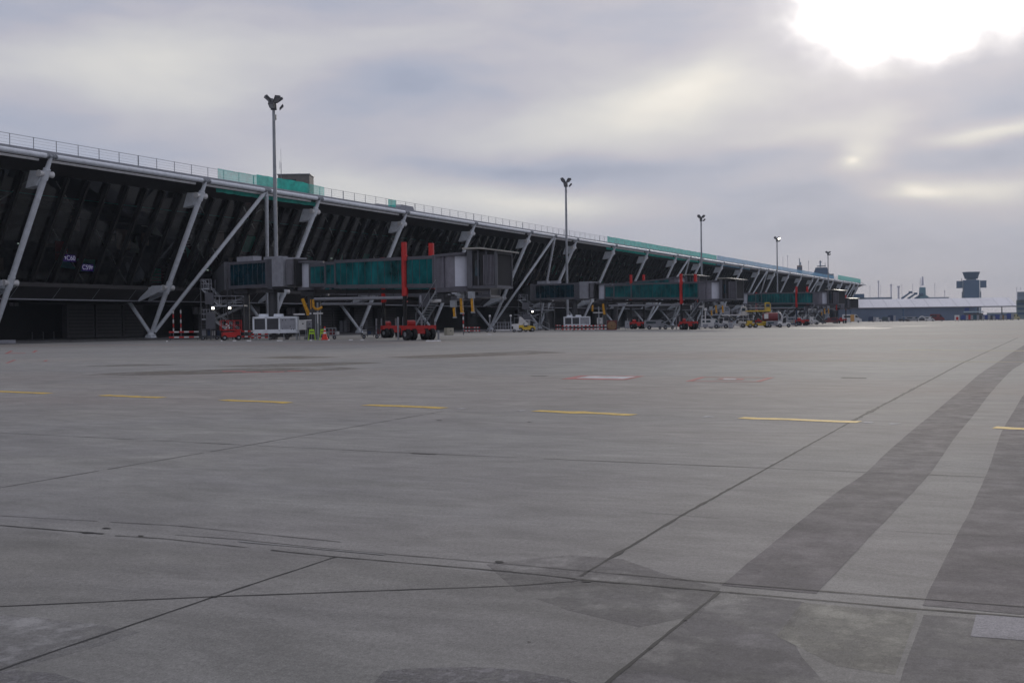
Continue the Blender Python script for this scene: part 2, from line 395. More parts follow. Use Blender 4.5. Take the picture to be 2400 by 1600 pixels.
sheet('oil_stain', [G(*p) for p in ((-100, 1585), (40, 1570), (130, 1578), (200, 1600), (260, 1660), (-100, 1680))], .009, concrete('stain_concrete_c', (.84, .83, .88), soft=(14, .1, 1.0)))
nd = concrete('dark_near_slab', (.80, .785, .83), soft=(1.6, .0, .95))
sheet('worn_zone', [G(*p) for p in ((1688, 1388), (1780, 1398), (1885, 1410), (1872, 1440), (1852, 1490), (1880, 1540), (1925, 1590), (2000, 1700), (1300, 1700), (1424, 1598), (1560, 1492))], .0055, nd)
sheet('worn_zone', [G(*p) for p in ((2165, 1440), (2480, 1462), (2520, 1700), (2080, 1700), (2120, 1560))], .0058, nd)
sheet('repair_patch', [G(*p) for p in ((1880, 1412), (2150, 1436), (2098, 1582), (1960, 1560), (1820, 1490))], .008, concl)
sheet('repair_patch', [G(*p) for p in ((2288, 1440), (2460, 1448), (2470, 1506), (2275, 1491))], .010, concp)
sheet('repair_patch', [G(*p) for p in ((0, 1436), (250, 1466), (330, 1480), (210, 1520), (60, 1560), (-60, 1590), (-60, 1430))], .008, concrete('pale_patch', (1.16, 1.16, 1.19), soft=(3.5, .0, 1.0)))
# joints
def joint(pts, w, m=tar, z=.012, brk=0, name='slab_joint', step=.12, jit=.5):
    w = w * .62 if m in (tar, ftar) else w; z *= .25
    P_ = [Vector((*G(*p), 0)) for p in pts]; s = MB(); ph_ = rnd.uniform(0, 6)
    for a, b in zip(P_, P_[1:]):
        n = max(2, min(160, int((b - a).length / step))); d = (b - a).normalized(); q = Vector((-d.y, d.x, 0))
        row = []
        for i in range(n + 1):
            c = lerp(a, b, i / n) + q * rnd.uniform(-.18, .18) * w; ww = w * (.5 + rnd.uniform(-jit, jit) * .35)
            if rnd.random() < .05: ww *= 1.7
            fade_ = .5 + .5 * math.sin(i * .31 + ph_) * math.cos(i * .113 + ph_ * 2); ww *= (1 - min(.85, brk * 1.5) * fade_)
            row.append((c - q * ww + Vector((0, 0, z)), c + q * ww + Vector((0, 0, z))))
        for i in range(n):
            if brk > .05 and rnd.random() < brk * .12: continue
            s.quad(row[i][0], row[i + 1][0], row[i + 1][1], row[i][1])
    return tag(s.build(name, m), kind='structure')
joint([(1360, 1350), (1600, 1206), (1991, 990)], .035)
joint([(1991, 990), (2256, 850.5), (2386, 791)], .10, brk=.1, z=.013)
joint([(1400, 1618), (1687, 1386)], .028)
joint([(-60, 1590), (503, 1398), (787, 1305)], .026)
joint([(-60, 1424), (503, 1398), (1200, 1373), (1353, 1362)], .022, z=.014)
joint([(-60, 1226), (243, 1251)], .030, z=.014); joint([(270, 1255), (383, 1262), (580, 1283)], .022, brk=.12, z=.014); joint([(635, 1289), (786, 1304.6), (1200, 1340), (1348, 1356)], .026, brk=.04, z=.014)
joint([(1340, 1357), (1687, 1386), (1712, 1388), (2100, 1423), (2420, 1448)], .030, z=.0145)
joint([(410, 1253), (560, 1264), (826, 1291), (1200, 1322), (1450, 1345)], .020, brk=.18, m=ftar); joint([(1450, 1345), (1685, 1366), (2420, 1424)], .022, z=.015)
joint([(560, 1268), (900, 1300)], .05, m=chalk, z=.0135, brk=.4); joint([(-40, 1206), (420, 1232), (800, 1270)], .03, m=ftar, z=.0135, brk=.4)
joint([(-40, 1012), (799, 1053.7), (1096, 1067)], .035, brk=.45, step=.3, m=ftar); joint([(1096, 1067), (1804, 1097), (2420, 1122)], .030, brk=.3, step=.3, m=ftar)
joint([(964, 1062), (1022, 1064.5)], .09, z=.016)
joint([(-60, 1153), (578, 1043.6)], .026, brk=.2, m=ftar); joint([(578, 1043.6), (1038, 963.6)], .035, brk=.3, m=ftar)
joint([(1500, 1200), (2100, 1245), (2420, 1262)], .02, brk=.7, step=.3, m=ftar)
joint([(1245, 881), (1282, 881.5)], .30, z=.016, step=.4)
s_ = MB()
for (px, py, w) in ((205, 1248.5, .10), (250, 1238, .07), (331, 1256, .06), (503, 1398.5, .05), (1029, 985, .12), (1241, 989, .09), (1605, 1453, .028), (1524, 1520, .03), (1373, 1363, .06), (1170, 1317, .07), (1240, 1505, .02), (1780, 1340, .02)):
    v = gpt(px, py); r_ = [rnd.uniform(.6, 1.2) for _ in range(9)]
    w *= .55; s_.add([(v.x + w * .6 * r_[i] * math.cos(i * .698), v.y + w * r_[i] * math.sin(i * .698), .0045) for i in range(9)], [tuple(range(9))])
tag(s_.build('joint_spall', tar), kind='structure')
# yellow dashes of the service line
dash = [(-60, 915), (115, 922), (240, 926), (378, 932), (525, 937), (680, 944), (857, 949), (1045, 956), (1252, 963), (1488, 972), (1736, 979), (2014, 989), (2329, 1002), (2640, 1014)]
for a, b in zip(dash[::2], dash[1::2]):
    joint([a, b], .30, m=ylinem, z=.018, name='yellow_dash', step=.25, jit=.12)
joint([(2024, 990), (2046, 990.5)], .16, m=wline, z=.017, name='worn_dash'); joint([(2085, 992.5), (2108, 993.5)], .16, m=wline, z=.017, name='worn_dash')
joint([(1073, 957.5), (1088, 958)], .16, m=wline, z=.017, name='worn_dash'); joint([(1215, 962), (1228, 962.5)], .16, m=wline, z=.017, name='worn_dash'); joint([(1650, 976.5), (1672, 977)], .16, m=wline, z=.017, name='worn_dash')
joint([(1760, 844.8), (2100, 846.5), (2440, 848.6)], .30, m=yfaint, z=.018, name='yellow_line', brk=.05, step=.8)
joint([(2100, 820.5), (2420, 822)], .8, m=yfaint, z=.018, name='yellow_line', brk=.3, step=1.2)
def quadm(pts, m, z, name): return sheet(name, [G(*p) for p in pts], z, m)
quadm([(1313.7, 888.5), (1360, 879.7), (1511, 881.2), (1467, 890.5)], rline, .016, 'stand_marking')
quadm([(1350, 886.0), (1380, 881.0), (1492, 882.4), (1462, 887.8)], wline, .019, 'stand_marking')
quadm([(1608, 893), (1624, 893), (1656, 883.2), (1643, 883.2)], rline, .016, 'stand_marking'); quadm([(1768, 894.5), (1784, 894.5), (1814, 884.6), (1801, 884.6)], rline, .016, 'stand_marking')
quadm([(1643, 884), (1814, 885.3), (1814, 884.5), (1643, 883.2)], rline, .017, 'stand_marking'); quadm([(1608, 894), (1784, 895), (1784, 894.0), (1608, 893)], rline, .017, 'stand_marking')
quadm([(1678, 889.5), (1690, 886.2), (1746, 887), (1740, 890.2)], rline, .018, 'stand_marking'); quadm([(1692, 889), (1698, 887), (1727, 887.4), (1723, 889.6)], wline, .021, 'stand_marking')
for (px, py, L) in ((548, 870, 60), (590, 872, 50), (640, 871, 60), (690, 869.5, 40)): quadm([(px - L / 2, py + 1.0), (px - L / 2 + 6, py - .8), (px + L / 2, py - .8), (px + L / 2 - 6, py + 1.0)], rline, .016, 'worn_marking')
for (a, b) in (((12, 851), (32, 843)), ((10, 829), (24, 822)), ((74, 826), (82, 821)), ((100, 847), (107, 844))): quadm([a, (a[0] + 7, a[1]), (b[0] + 7, b[1]), b], rline, .016, 'worn_marking')
quadm([(20, 828.5), (60, 828), (60, 827), (20, 827.5)], rline, .017, 'worn_marking')
quadm([(1971, 886.2), (1974, 884.2), (2032, 885), (2030, 887)], tar, .016, 'drain_grate')
# stains of hydraulic oil, brownish, and the wet strip far out
brown = concrete('brown_stain', (.72, .66, .58), soft=(.5, .0, .85))
for pts in (((180, 880), (260, 874), (420, 868), (620, 862), (800, 860), (860, 864), (700, 871), (480, 876), (330, 880)), ((180, 859), (250, 855), (340, 853), (420, 855), (300, 858)), ((500, 859), (640, 853), (820, 848), (900, 850), (780, 857), (600, 861)), ((900, 837), (1100, 828), (1240, 822), (1330, 826), (1200, 833), (1000, 840)), ((580, 838), (700, 834), (800, 837), (700, 841))):
    sheet('fluid_stain', [G(*p) for p in pts], .006, brown)
for pts in (((1838, 768.9), (1905, 767.2), (2010, 766.2), (2060, 766.6), (2045, 767.6), (2095, 768.2), (2078, 770.2), (2000, 771.2), (1925, 771.0), (1870, 770.4)), ((1930, 765.6), (2010, 764.6), (2080, 764.4), (2040, 765.4)), ((2082, 764.6), (2150, 763.4), (2190, 763.3), (2170, 764.2), (2120, 765.2)), ((2150, 762.6), (2230, 761.8), (2250, 762.0), (2190, 762.8))):
    sheet('wet_strip', [G(*p) for p in pts], .008, concw)
# dark strip along the building and paving under the overhang
sheet('dark_strip', [(30, 97.5), (700, 97.5), (700, 102.5), (30, 102.5)], .005, stripm)
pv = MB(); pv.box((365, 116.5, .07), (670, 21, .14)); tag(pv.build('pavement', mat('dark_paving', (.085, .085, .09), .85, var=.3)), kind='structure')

# ------------------------------------------------------------------ the terminal pier
S0, BAY, NB = 90.6, 25.0, 23
X0, X1 = 52.0, S0 + BAY * 23 - 1.0
T = thing('terminal_pier', (360, 110, 0), 'long dark glass terminal pier with outward leaning facade and slanted white columns', 'building')
TO = (360, 110, 0)
def tb(): return MB(TO)
CT, CB = Vector((0, 99.35, 20.30)), Vector((0, 109.1, .55))
def colpt(x, z): t = (z - CB.z) / (CT.z - CB.z); return Vector((x, CB.y + (CT.y - CB.y) * t, z))
# roof slab, upstand, soffit, gutter
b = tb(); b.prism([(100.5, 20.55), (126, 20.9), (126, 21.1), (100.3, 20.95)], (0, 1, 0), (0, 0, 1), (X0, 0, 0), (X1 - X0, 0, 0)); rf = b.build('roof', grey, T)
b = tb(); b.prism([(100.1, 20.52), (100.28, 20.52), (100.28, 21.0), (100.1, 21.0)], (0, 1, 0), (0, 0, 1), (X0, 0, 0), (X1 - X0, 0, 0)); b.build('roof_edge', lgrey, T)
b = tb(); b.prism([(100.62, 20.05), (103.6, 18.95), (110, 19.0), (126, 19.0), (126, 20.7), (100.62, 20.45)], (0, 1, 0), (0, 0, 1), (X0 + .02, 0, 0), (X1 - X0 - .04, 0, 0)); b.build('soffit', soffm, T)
b = tb()
for k in range(-1, NB):
    xa = S0 + BAY * k + .5; b.box((xa + 12, 100.52, 19.96), (23.6, .22, .26))
    b.box((xa + 12, 100.42, 20.22), (24, .10, .06))
b.build('gutter', white2, T)
# roof edge pipe: one length per bay
def proto_pipe():
    xs = []
    joints = {k: None for k in range(-1, NB + 1)}
    for k in range(-1, NB):
        x0, x1 = S0 + BAY * k, S0 + BAY * (k + 1)
        cuts = [x0, x0 + 12.5, x1] if k % 4 == 1 else [x0, x1]
        for a, c in zip(cuts, cuts[1:]):
            a = max(a, X0); p = MB((a, CT.y, CT.z)); p.tube((a + .75, CT.y, CT.z), (c - .75, CT.y, CT.z), .28, n=16)
            o = p.build('edge_pipe', white, T, smooth=True); o.location = (a - TO[0], CT.y - TO[1], CT.z)
            q = MB((a, CT.y, CT.z))
            for dx in (-.62, -.28, .28, .62):
                q.tube((c + dx - .05, CT.y, CT.z), (c + dx + .05, CT.y, CT.z), .27, n=14)
            q.tube((c - .75, CT.y, CT.z), (c + .75, CT.y, CT.z), .17, n=10)
            q.box((c, CT.y + .45, CT.z + .05), (1.5, .6, .12))
            q.build('pipe_coupling', steel, o, smooth=True)
proto_pipe()
# slanting columns
def mkcol(x, first=None):
    if first:
        c = first.copy(); C.objects.link(c); c.parent = T; c.location = (x - TO[0], 0, 0)
        for k in kids(first): dup(k, None, parent=c)
        return c
    a = MB((x, 110, 0))
    a.tube(colpt(x, .9), colpt(x, 6.0), .27, .33, 16); a.tube(colpt(x, 6.0), colpt(x, 7.4), .40, .40, 16)
    a.tube(colpt(x, 7.4), colpt(x, 17.9), .33, .35, 16); a.tube(colpt(x, 17.9), colpt(x, 19.0), .44, .40, 16)
    a.tube(colpt(x, 19.0), colpt(x, 20.2), .28, .20, 14)
    o = a.build('column', white, T, smooth=True); o.location = (x - TO[0], 0, 0)
    for z in (18.45, 6.7):
        p = colpt(x, z)
        for sx in (-1, 1):
            k = MB((x, 110, 0)); k.tube(p + Vector((sx * .30, 0, 0)), p + Vector((sx * .95, 0, 0)), .27, .38, 14); k.build('pin_joint', white2, o, smooth=True)
    # box arms that tie the column back to the facade
    p = colpt(x, 18.45); a = MB((x, 110, 0))
    pf = [(p.y + .15, p.z + .35), (p.y + .25, p.z - .45), (p.y + .9, p.z - 1.25), (p.y + 2.5, p.z - 1.45), (p.y + 1.75, p.z + .45)]
    a.prism(pf, (0, 1, 0), (0, 0, 1), (x - .55, 0, 0), (1.1, 0, 0))
    a.build('bracket', white, o)
    p = colpt(x, 6.7); a = MB((x, 110, 0))
    pf = [(p.y + .1, p.z + .3), (p.y + .1, p.z - .3), (p.y + 1.6, p.z - .9), (p.y + 4.2, p.z - 1.75), (p.y + 4.2, p.z - 1.4), (p.y + 1.8, p.z + .30)]
    for dx in (-1.0, .82): a.prism(pf, (0, 1, 0), (0, 0, 1), (x + dx, 0, 0), (.18, 0, 0))
    a.prism([(p.y + 1.3, p.z + .26), (p.y + 1.3, p.z - .6), (p.y + 2.6, p.z - 1.0), (p.y + 2.6, p.z + .1)], (0, 1, 0), (0, 0, 1), (x - .80, 0, 0), (1.6, 0, 0))
    a.build('bracket', white, o)
    a = MB((x, 110, 0)); a.tube((x, 109.25, .75), (x, 112.9, 5.0), .24, .27, 14); a.build('back_strut', white, o, smooth=True)
    a = MB((x, 110, 0)); a.tube((x, 109.15, .45), (x, 109.15, .62), .62, .62, 16); a.tube((x, 109.15, .62), (x, 109.15, 1.05), .46, .30, 16); a.box((x, 109.15, .27), (1.0, 1.0, .36)); a.tube((x, 109.15, .14), (x, 109.15, .20), .8, .8, 16)
    a.build('pedestal', white, o, smooth=True)
    return o
c0 = mkcol(S0)
for k in range(-1, NB):
    if k != 0: mkcol(S0 + BAY * k, c0)
# end column set a little off the grid at the gable
for k in range(1, NB, 4):
    xe = S0 + BAY * k + 12.5
    for s_ in (-1, 1):
        a = tb(); xb = xe + s_ * 12.5
        a.tube(colpt(xb, .9) + Vector((-s_ * .45, 0, 0)), Vector((xe - s_ * -.0 + s_ * .35, CT.y + .35, 19.75)), .25, .27, 14)
        a.tube(Vector((xe + s_ * .35, CT.y + .35, 19.75)), Vector((xe, CT.y, 20.2)), .2, .14, 10)
        a.build('diagonal_brace', white, T, smooth=True)
# facade glazing: one window per bay with its fins
GT, GB = Vector((0, 103.45, 19.1)), Vector((0, 109.75, 7.0))
def facade(x, z, o=0):
    t = (z - GB.z) / (GT.z - GB.z); return Vector((x, GB.y + (GT.y - GB.y) * t - o * .887, z - o * .46))
def bay(x0, x1, first=None):
    if first:
        c = first.copy(); C.objects.link(c); c.parent = T; c.location = (x0 - TO[0], 0, 0)
        for k in kids(first): dup(k, None, parent=c)
        return c
    a = MB((x0, 110, 0)); a.quad(facade(x0, 7.0), facade(x1, 7.0), facade(x1, 19.1), facade(x0, 19.1))
    o = a.build('window', glass, T)
    if o.data.polygons[0].normal.y > 0: o.data.flip_normals()
    o.location = (x0 - TO[0], 0, 0)
    a = MB((x0, 110, 0)); n = round((x1 - x0) / 3.125)
    for i in range(n):
        x = x0 + 3.125 * (i + .89); 
        p = [facade(x - .16, 6.2, -.05), facade(x + .16, 6.2, -.05), facade(x + .16, 19.0, -.05), facade(x - .16, 19.0, -.05)]
        q = [facade(x - .16, 6.2, .50), facade(x + .16, 6.2, .50), facade(x + .16, 19.0, .55), facade(x - .16, 19.0, .55)]
        a.add(p + q, [(3, 2, 1, 0), (4, 5, 6, 7), (0, 1, 5, 4), (1, 2, 6, 5), (2, 3, 7, 6), (3, 0, 4, 7)])
    a.build('fin', finm, o)
    a = MB((x0, 110, 0))
    for z in (10.6, 14.6):
        p0 = facade(x0, z, .02); a.box(((x0 + x1) / 2, p0.y, p0.z), (x1 - x0, .07, .06))
    a.build('transom', finm, o); return o
b0 = bay(S0, S0 + BAY)
for k in range(1, NB - 1): bay(S0 + BAY * k, 0, b0)
bay(S0 - BAY, 0, b0); bx = bay(S0 + BAY * 22, S0 + BAY * 22 + 21.8)
a = tb(); a.box((X0 + 6.8, 107, 13), (13.6, 6, 12)); a.build('end_wall', soffm, T)
# sill panels, bright drip edge, dark recess under the building
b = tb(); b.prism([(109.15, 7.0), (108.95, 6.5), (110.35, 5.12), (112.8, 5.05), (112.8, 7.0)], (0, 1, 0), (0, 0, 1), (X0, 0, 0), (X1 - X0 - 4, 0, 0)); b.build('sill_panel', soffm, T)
b = tb(); b.box(((X0 + X1) / 2 - 2, 110.32, 5.04), (X1 - X0 - 4, .10, .14)); b.build('drip_edge', lgrey, T)
b = tb()
for i in range(int((X1 - X0) / 6.25)):
    x = X0 + 4.6 + i * 6.25; b.beam((x, 109.05, 0), (x + .01, 110.33, 0), .07, 0, 0) if False else b.add([(x, 108.97, 6.42), (x + .09, 108.97, 6.42), (x + .09, 110.31, 5.15), (x, 110.31, 5.15)], [(0, 1, 2, 3)])
b.build('panel_joint', steel, T)
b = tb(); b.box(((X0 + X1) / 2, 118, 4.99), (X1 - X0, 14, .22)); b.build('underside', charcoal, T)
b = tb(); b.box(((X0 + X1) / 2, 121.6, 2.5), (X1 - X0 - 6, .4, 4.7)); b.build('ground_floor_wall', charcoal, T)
rr = random.Random(5)
louv = mat('louvre_panel', (.05, .047, .052), .6)
for k in range(-1, NB):
    xk = S0 + BAY * k
    for (dx, wd) in ((17.4, 4.6), (22.3, 4.6), (27.2, 3.8)) if k < 3 else ((3, 4.5), (9, 6.0), (17, 6.5)):
        if k > 3 and rr.random() < .35: continue
        o = MB(TO); o.box((xk + dx + wd / 2, 116.6, 2.45), (wd, .9, 4.3)); f = o.build('plant_room', louv, T)
        q = MB(TO)
        for j in range(8): q.box((xk + dx + wd / 2, 116.1, .8 + j * .45), (wd - .6, .14, .22))
        q.build('louvre', soffm, f)
        if rr.random() < .5:
            q = MB(TO); q.box((xk + dx + wd * .62, 116.08, 1.25), (1.0, .12, 2.1)); q.build('door', mgrey, f)
for (pa, pb, ya, yb) in ((452, 474, 719, 736), (565, 608, 718, 738), (1106, 1124, 728, 742), (672, 690, 721, 738), (1340, 1368, 722, 736), (20, 42, 709, 717), (1480, 1510, 728, 742), (1560, 1590, 729, 744)):  # lit stretches of the ground floor wall, put in as paler panels
    p, q = onY(pa, ya, 115.9), onY(pb, yb, 115.9); o = MB(TO); o.box(((p.x + q.x) / 2, 115.9, (p.z + q.z) / 2), (q.x - p.x, .25, p.z - q.z)); f = o.build('lit_wall_patch', mat('lit_wall_grey', (.16, .15, .165), .7, var=.25), T)
    o = MB(TO); o.box(((p.x + q.x) / 2, 115.76, (p.z + q.z) / 2), (.08, .04, (p.z - q.z) * .96)); o.build('seam', charcoal, f)
# railing along the roof edge
b = tb(); x = X0
i = 0
while x < X1 - 1:
    w = .10 if i % 7 == 3 else .06
    b.box((x, 100.75, 21.65), (w, w, 1.42)); b.box((x + .9, 108.5, 21.7), (.05, .05, 1.5)); x += 3.125; i += 1
for z, t in ((22.32, .045), (22.0, .018), (21.7, .018), (21.35, .018)):
    b.box(((X0 + X1) / 2, 100.75, z), (X1 - X0, t, t)); b.box(((X0 + X1) / 2, 108.5, z + .05), (X1 - X0, t * .8, t * .8))
b.build('roof_railing', steel, T)
# inside: floors, rear wall, stair ramps, people screens seen through the glass
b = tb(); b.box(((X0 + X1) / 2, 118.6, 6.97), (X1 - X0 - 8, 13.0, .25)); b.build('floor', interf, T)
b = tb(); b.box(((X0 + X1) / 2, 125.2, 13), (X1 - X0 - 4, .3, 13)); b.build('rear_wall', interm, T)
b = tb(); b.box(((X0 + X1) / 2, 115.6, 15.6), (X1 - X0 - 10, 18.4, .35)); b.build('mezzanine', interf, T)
b = tb(); b.box(((X0 + X1) / 2, 106.3, 16.95), (X1 - X0 - 10, .07, .11)); b.build('glass_balustrade', mat('teal_balustrade', (.10, .50, .46), .3), T)
rr = random.Random(11)
bq = tb(); bt, bg, bb = tb(), tb(), tb(); br = tb(); bl = tb()
for k in range(-1, 23):
    xk = S0 + BAY * k
    for j in range(5):
        x = xk + j * 5 + rr.uniform(0, 2)
        y = rr.uniform(111.5, 113.8)
        if rr.random() < .75: bt.tube((x, y, 7.2), (x + rr.choice((-5, 5)), y + .5, 14.4), .09, n=6)
        if rr.random() < .6: bt.tube((x, 108.2, 15.8), (x + rr.choice((-4, 4)), 107.0, 18.9), .09, n=6)
        if rr.random() < .9:
            w, h = rr.uniform(1.2, 3.4), rr.uniform(1.2, 3.4); z = rr.uniform(8.2, 15)
            (bg if rr.random() < .38 else bb).box((x + 2, 109.75 - .52 * (z - 7) + rr.uniform(1.5, 6), z), (w, .15, h))
            (bb if rr.random() < .5 else bt).box((x + rr.uniform(-1, 3), rr.uniform(112.5, 116), rr.uniform(8, 17)), (rr.uniform(.4, 1.6), .12, rr.uniform(.3, 1.8)))
        if rr.random() < .8:
            z = rr.uniform(9.5, 14.0); y = 109.75 - .52 * (z - 7) + rr.uniform(1.2, 3.0); x_ = x + rr.uniform(-1, 3); p3 = [(x_ + rr.uniform(-1.6, 1.6), y, z + rr.uniform(-1.6, 1.8)) for _ in range(4)]
            (bq if rr.random() < .6 else bg).add(p3 + [(a_, b_ + .05, c_) for a_, b_, c_ in p3], [(0, 1, 2), (0, 2, 3), (4, 6, 5), (4, 7, 6)])  # tilted greenish shapes, some in the green screens, imitate reflections in the glass
        if rr.random() < .25: bl.box((x + rr.uniform(0, 3), rr.uniform(114, 119), rr.uniform(9, 14)), (rr.uniform(.2, .5), .1, .12))
    if rr.random() < .6:
        x = xk + rr.uniform(3, 12); n = 14
        for i in range(n): bt.box((x + i * .55, 113.0, 8.0 + i * .46), (.5, 1.6, .10))
    if rr.random() < .4: br.box((xk + rr.uniform(4, 18), 115, 9.8), (1.5, .2, 2.2))
br.box((104.0, 112.6, 11.2), (1.8, .2, 2.4))
bq.build('reflection_panel', mat('sage_reflection', (.62, .68, .60), .7), T); bt.build('stair_flight', itrus, T); bg.build('green_screen', igreen, T); bb.build('partition', ibrown, T); br.build('red_screen', ired, T)
bl.build('ceiling_light', mat('interior_lamp', (1, 1, 1), .5, emit=(.8, 1, .9, .35)), T)
# the two lit gate signs behind the glass
def textmesh(s, size, m, parent, loc, rot, name='lettering', ext=.01):
    cu = bpy.data.curves.new('t', 'FONT'); cu.body = s; cu.size = size; cu.extrude = ext; cu.align_x = 'CENTER'; cu.align_y = 'CENTER'
    tmp = bpy.data.objects.new('t', cu); C.objects.link(tmp); dg = bpy.context.evaluated_depsgraph_get()
    me = bpy.data.meshes.new_from_object(tmp.evaluated_get(dg)); bpy.data.objects.remove(tmp)
    me.materials.clear(); me.materials.append(m)
    o = bpy.data.objects.new(name, me); C.objects.link(o); o.parent = parent; o.location = loc; o.rotation_euler = rot; return o
signm = mat('lit_sign', (.03, .015, .10), .5, emit=(.03, .010, .12, .35)); letm = mat('lit_letters', (1, 1, 1), .5, emit=(.80, .78, 1.0, .2))
for (px, py, s, w) in ((163, 605, '\u2196C60', 1.9), (206, 627, 'C59\u2197', 1.8)):
    p = onY(px, py, 108.9); t = thing('gate_sign', p, 'small lit purple gate sign reading %s behind the glass' % ('C60' if '60' in s else 'C59'), 'sign', 'lit gate signs behind the facade glass')
    a = MB(); a.box((0, .06, 0), (w, .08, .85)); a.build('sign_panel', signm, t)
    sx = -.62 if s[0] == '\u2196' else .62
    textmesh('C60' if '60' in s else 'C59', .82, letm, t, (.22 if sx < 0 else -.22, 0, 0), (R(90), 0, 0))
    a = MB(); a.box((sx, -.01, 0), (.10, .02, .36)); a.box((sx + .08 * (-1 if sx < 0 else 1), -.012, .13), (.26, .02, .10)); a.build('arrow', letm, t)
# nets hung on the railing during works
def net(xa, xb, y, z0, z1, m, label, posts=0):
    a = MB((xa, y, z0)); n = max(2, int((xb - xa) / 1.2)); r2 = random.Random(int(xa))
    P0 = []; 
    for i in range(n + 1):
        x = xa + (xb - xa) * i / n; P0.append((x, y + r2.uniform(-.06, .06), z0 + r2.uniform(-.05, .05), z1 + r2.uniform(-.06, .06)))
    for p, q in zip(P0, P0[1:]): a.quad((p[0], p[1], p[2]), (q[0], q[1], q[2]), (q[0], q[1], q[3]), (p[0], p[1], p[3]))
    o = a.build('safety_net', m); o.location = (xa, y, z0); return tag(o, label, 'safety net', 'works netting along the roof edge')
def xr(px, py): return onY(px, py, 100.6).x
net(xr(511, 405), xr(760, 445), 100.62, 20.6, 22.45, netg, 'thin green net on the roof railing beside the lone roof cabin')
net(xr(613, 420), xr(731, 445), 101.4, 20.9, 22.75, netd, 'dense green net screen standing in front of the roof cabin')
net(xr(511, 440), xr(752, 480), 100.9, 19.35, 20.0, netg, 'ragged green net hanging under the roof pipe left of centre')
net(xr(910, 475), xr(928, 478), 100.62, 20.3, 22.3, netd, 'single narrow dark green net panel on the roof railing')
net(xr(1424, 565), xr(1680, 605), 100.62, 20.6, 22.5, netd, 'long dense green net along the middle of the roof railing')
net(xr(1424, 590), xr(1680, 620), 100.9, 19.3, 20.0, netd, 'green net hanging below the pipe under the long green stretch')
net(xr(1681, 605), xr(1955, 650), 100.62, 20.6, 22.55, netb, 'long light blue net on the far part of the roof railing')
net(xr(1964, 652), xr(2017, 662), 100.62, 20.6, 23.4, netd, 'green net panels near the far tip of the roof')
net(xr(1682, 620), xr(1760, 632), 100.9, 19.4, 20.0, netb, 'pale blue net hanging below the pipe past the green net')
# things on the roof
def roofbox(px0, px1, pyt, d, dep, h, m, name, label, cat):
    p, q = at(px0, pyt, d), at(px1, pyt, d); c = (p + q) / 2; w = (q - p).length; rz = math.atan2((q - p).y, (q - p).x)
    t = thing(name, (c.x, c.y, c.z - h), label, cat, rz=rz)
    a = MB(); a.box((0, 0, h / 2), (w, dep, h)); a.build('body', m, t)
    a = MB(); a.box((0, 0, h + .06), (w + .3, dep + .3, .14)); a.build('roof', steel, t); return t, w
t, w = roofbox(657, 730, 413, 190, 4.0, 4.6, mat('concrete_cabin', (.16, .155, .15), .8), 'roof_cabin', 'grey flat roofed cabin on the roof behind the green net', 'cabin')
a = MB(); a.box((-w * .08, -2.03, 3.1), (1.6, .06, 1.5)); a.build('window', navyg, t)
a = MB(); a.tube((w * .12, 0, 4.7), (w * .12, 0, 5.0), .5, .35, 12); a.build('roof_vent', lgrey, t)
t = thing('roof_antenna', at(659, 412, 188), 'thin whip antenna standing beside the grey roof cabin', 'antenna')
a = MB(); a.tube((0, 0, -1.5), (0, 0, 2.2), .06, n=6); a.tube((0, 0, 2.2), (0, 0, 4.4), .025, n=5); a.box((-.2, 0, 1.4), (.4, .03, .03)); a.tube((-.4, 0, 1.0), (-.4, 0, 2.4), .025, n=5); a.build('whip', steel, t)
p, q = onY(931, 480, 104), onY(982, 486, 104)
t = thing('roof_duct', ((p.x + q.x) / 2, 105.2, 21.05), 'pale grey sloped duct housing on the roof beside the narrow net panel', 'duct')
L_ = q.x - p.x; a = MB(); a.prism([(-L_ * 1.1, 0), (L_ * .62, 0), (L_ * .5, 1.6), (-L_ * .05, 1.65), (-L_ * .1, 1.15), (-L_ * 1.1, 1.1)], (1, 0, 0), (0, 0, 1), (0, 0, 0), (0, 2.4, 0)); a.build('housing', lgrey, t)
a = MB(); a.box((-L_ * .3, -.02, .55), (L_ * .4, .03, .5)); a.build('access_panel', grey, t)

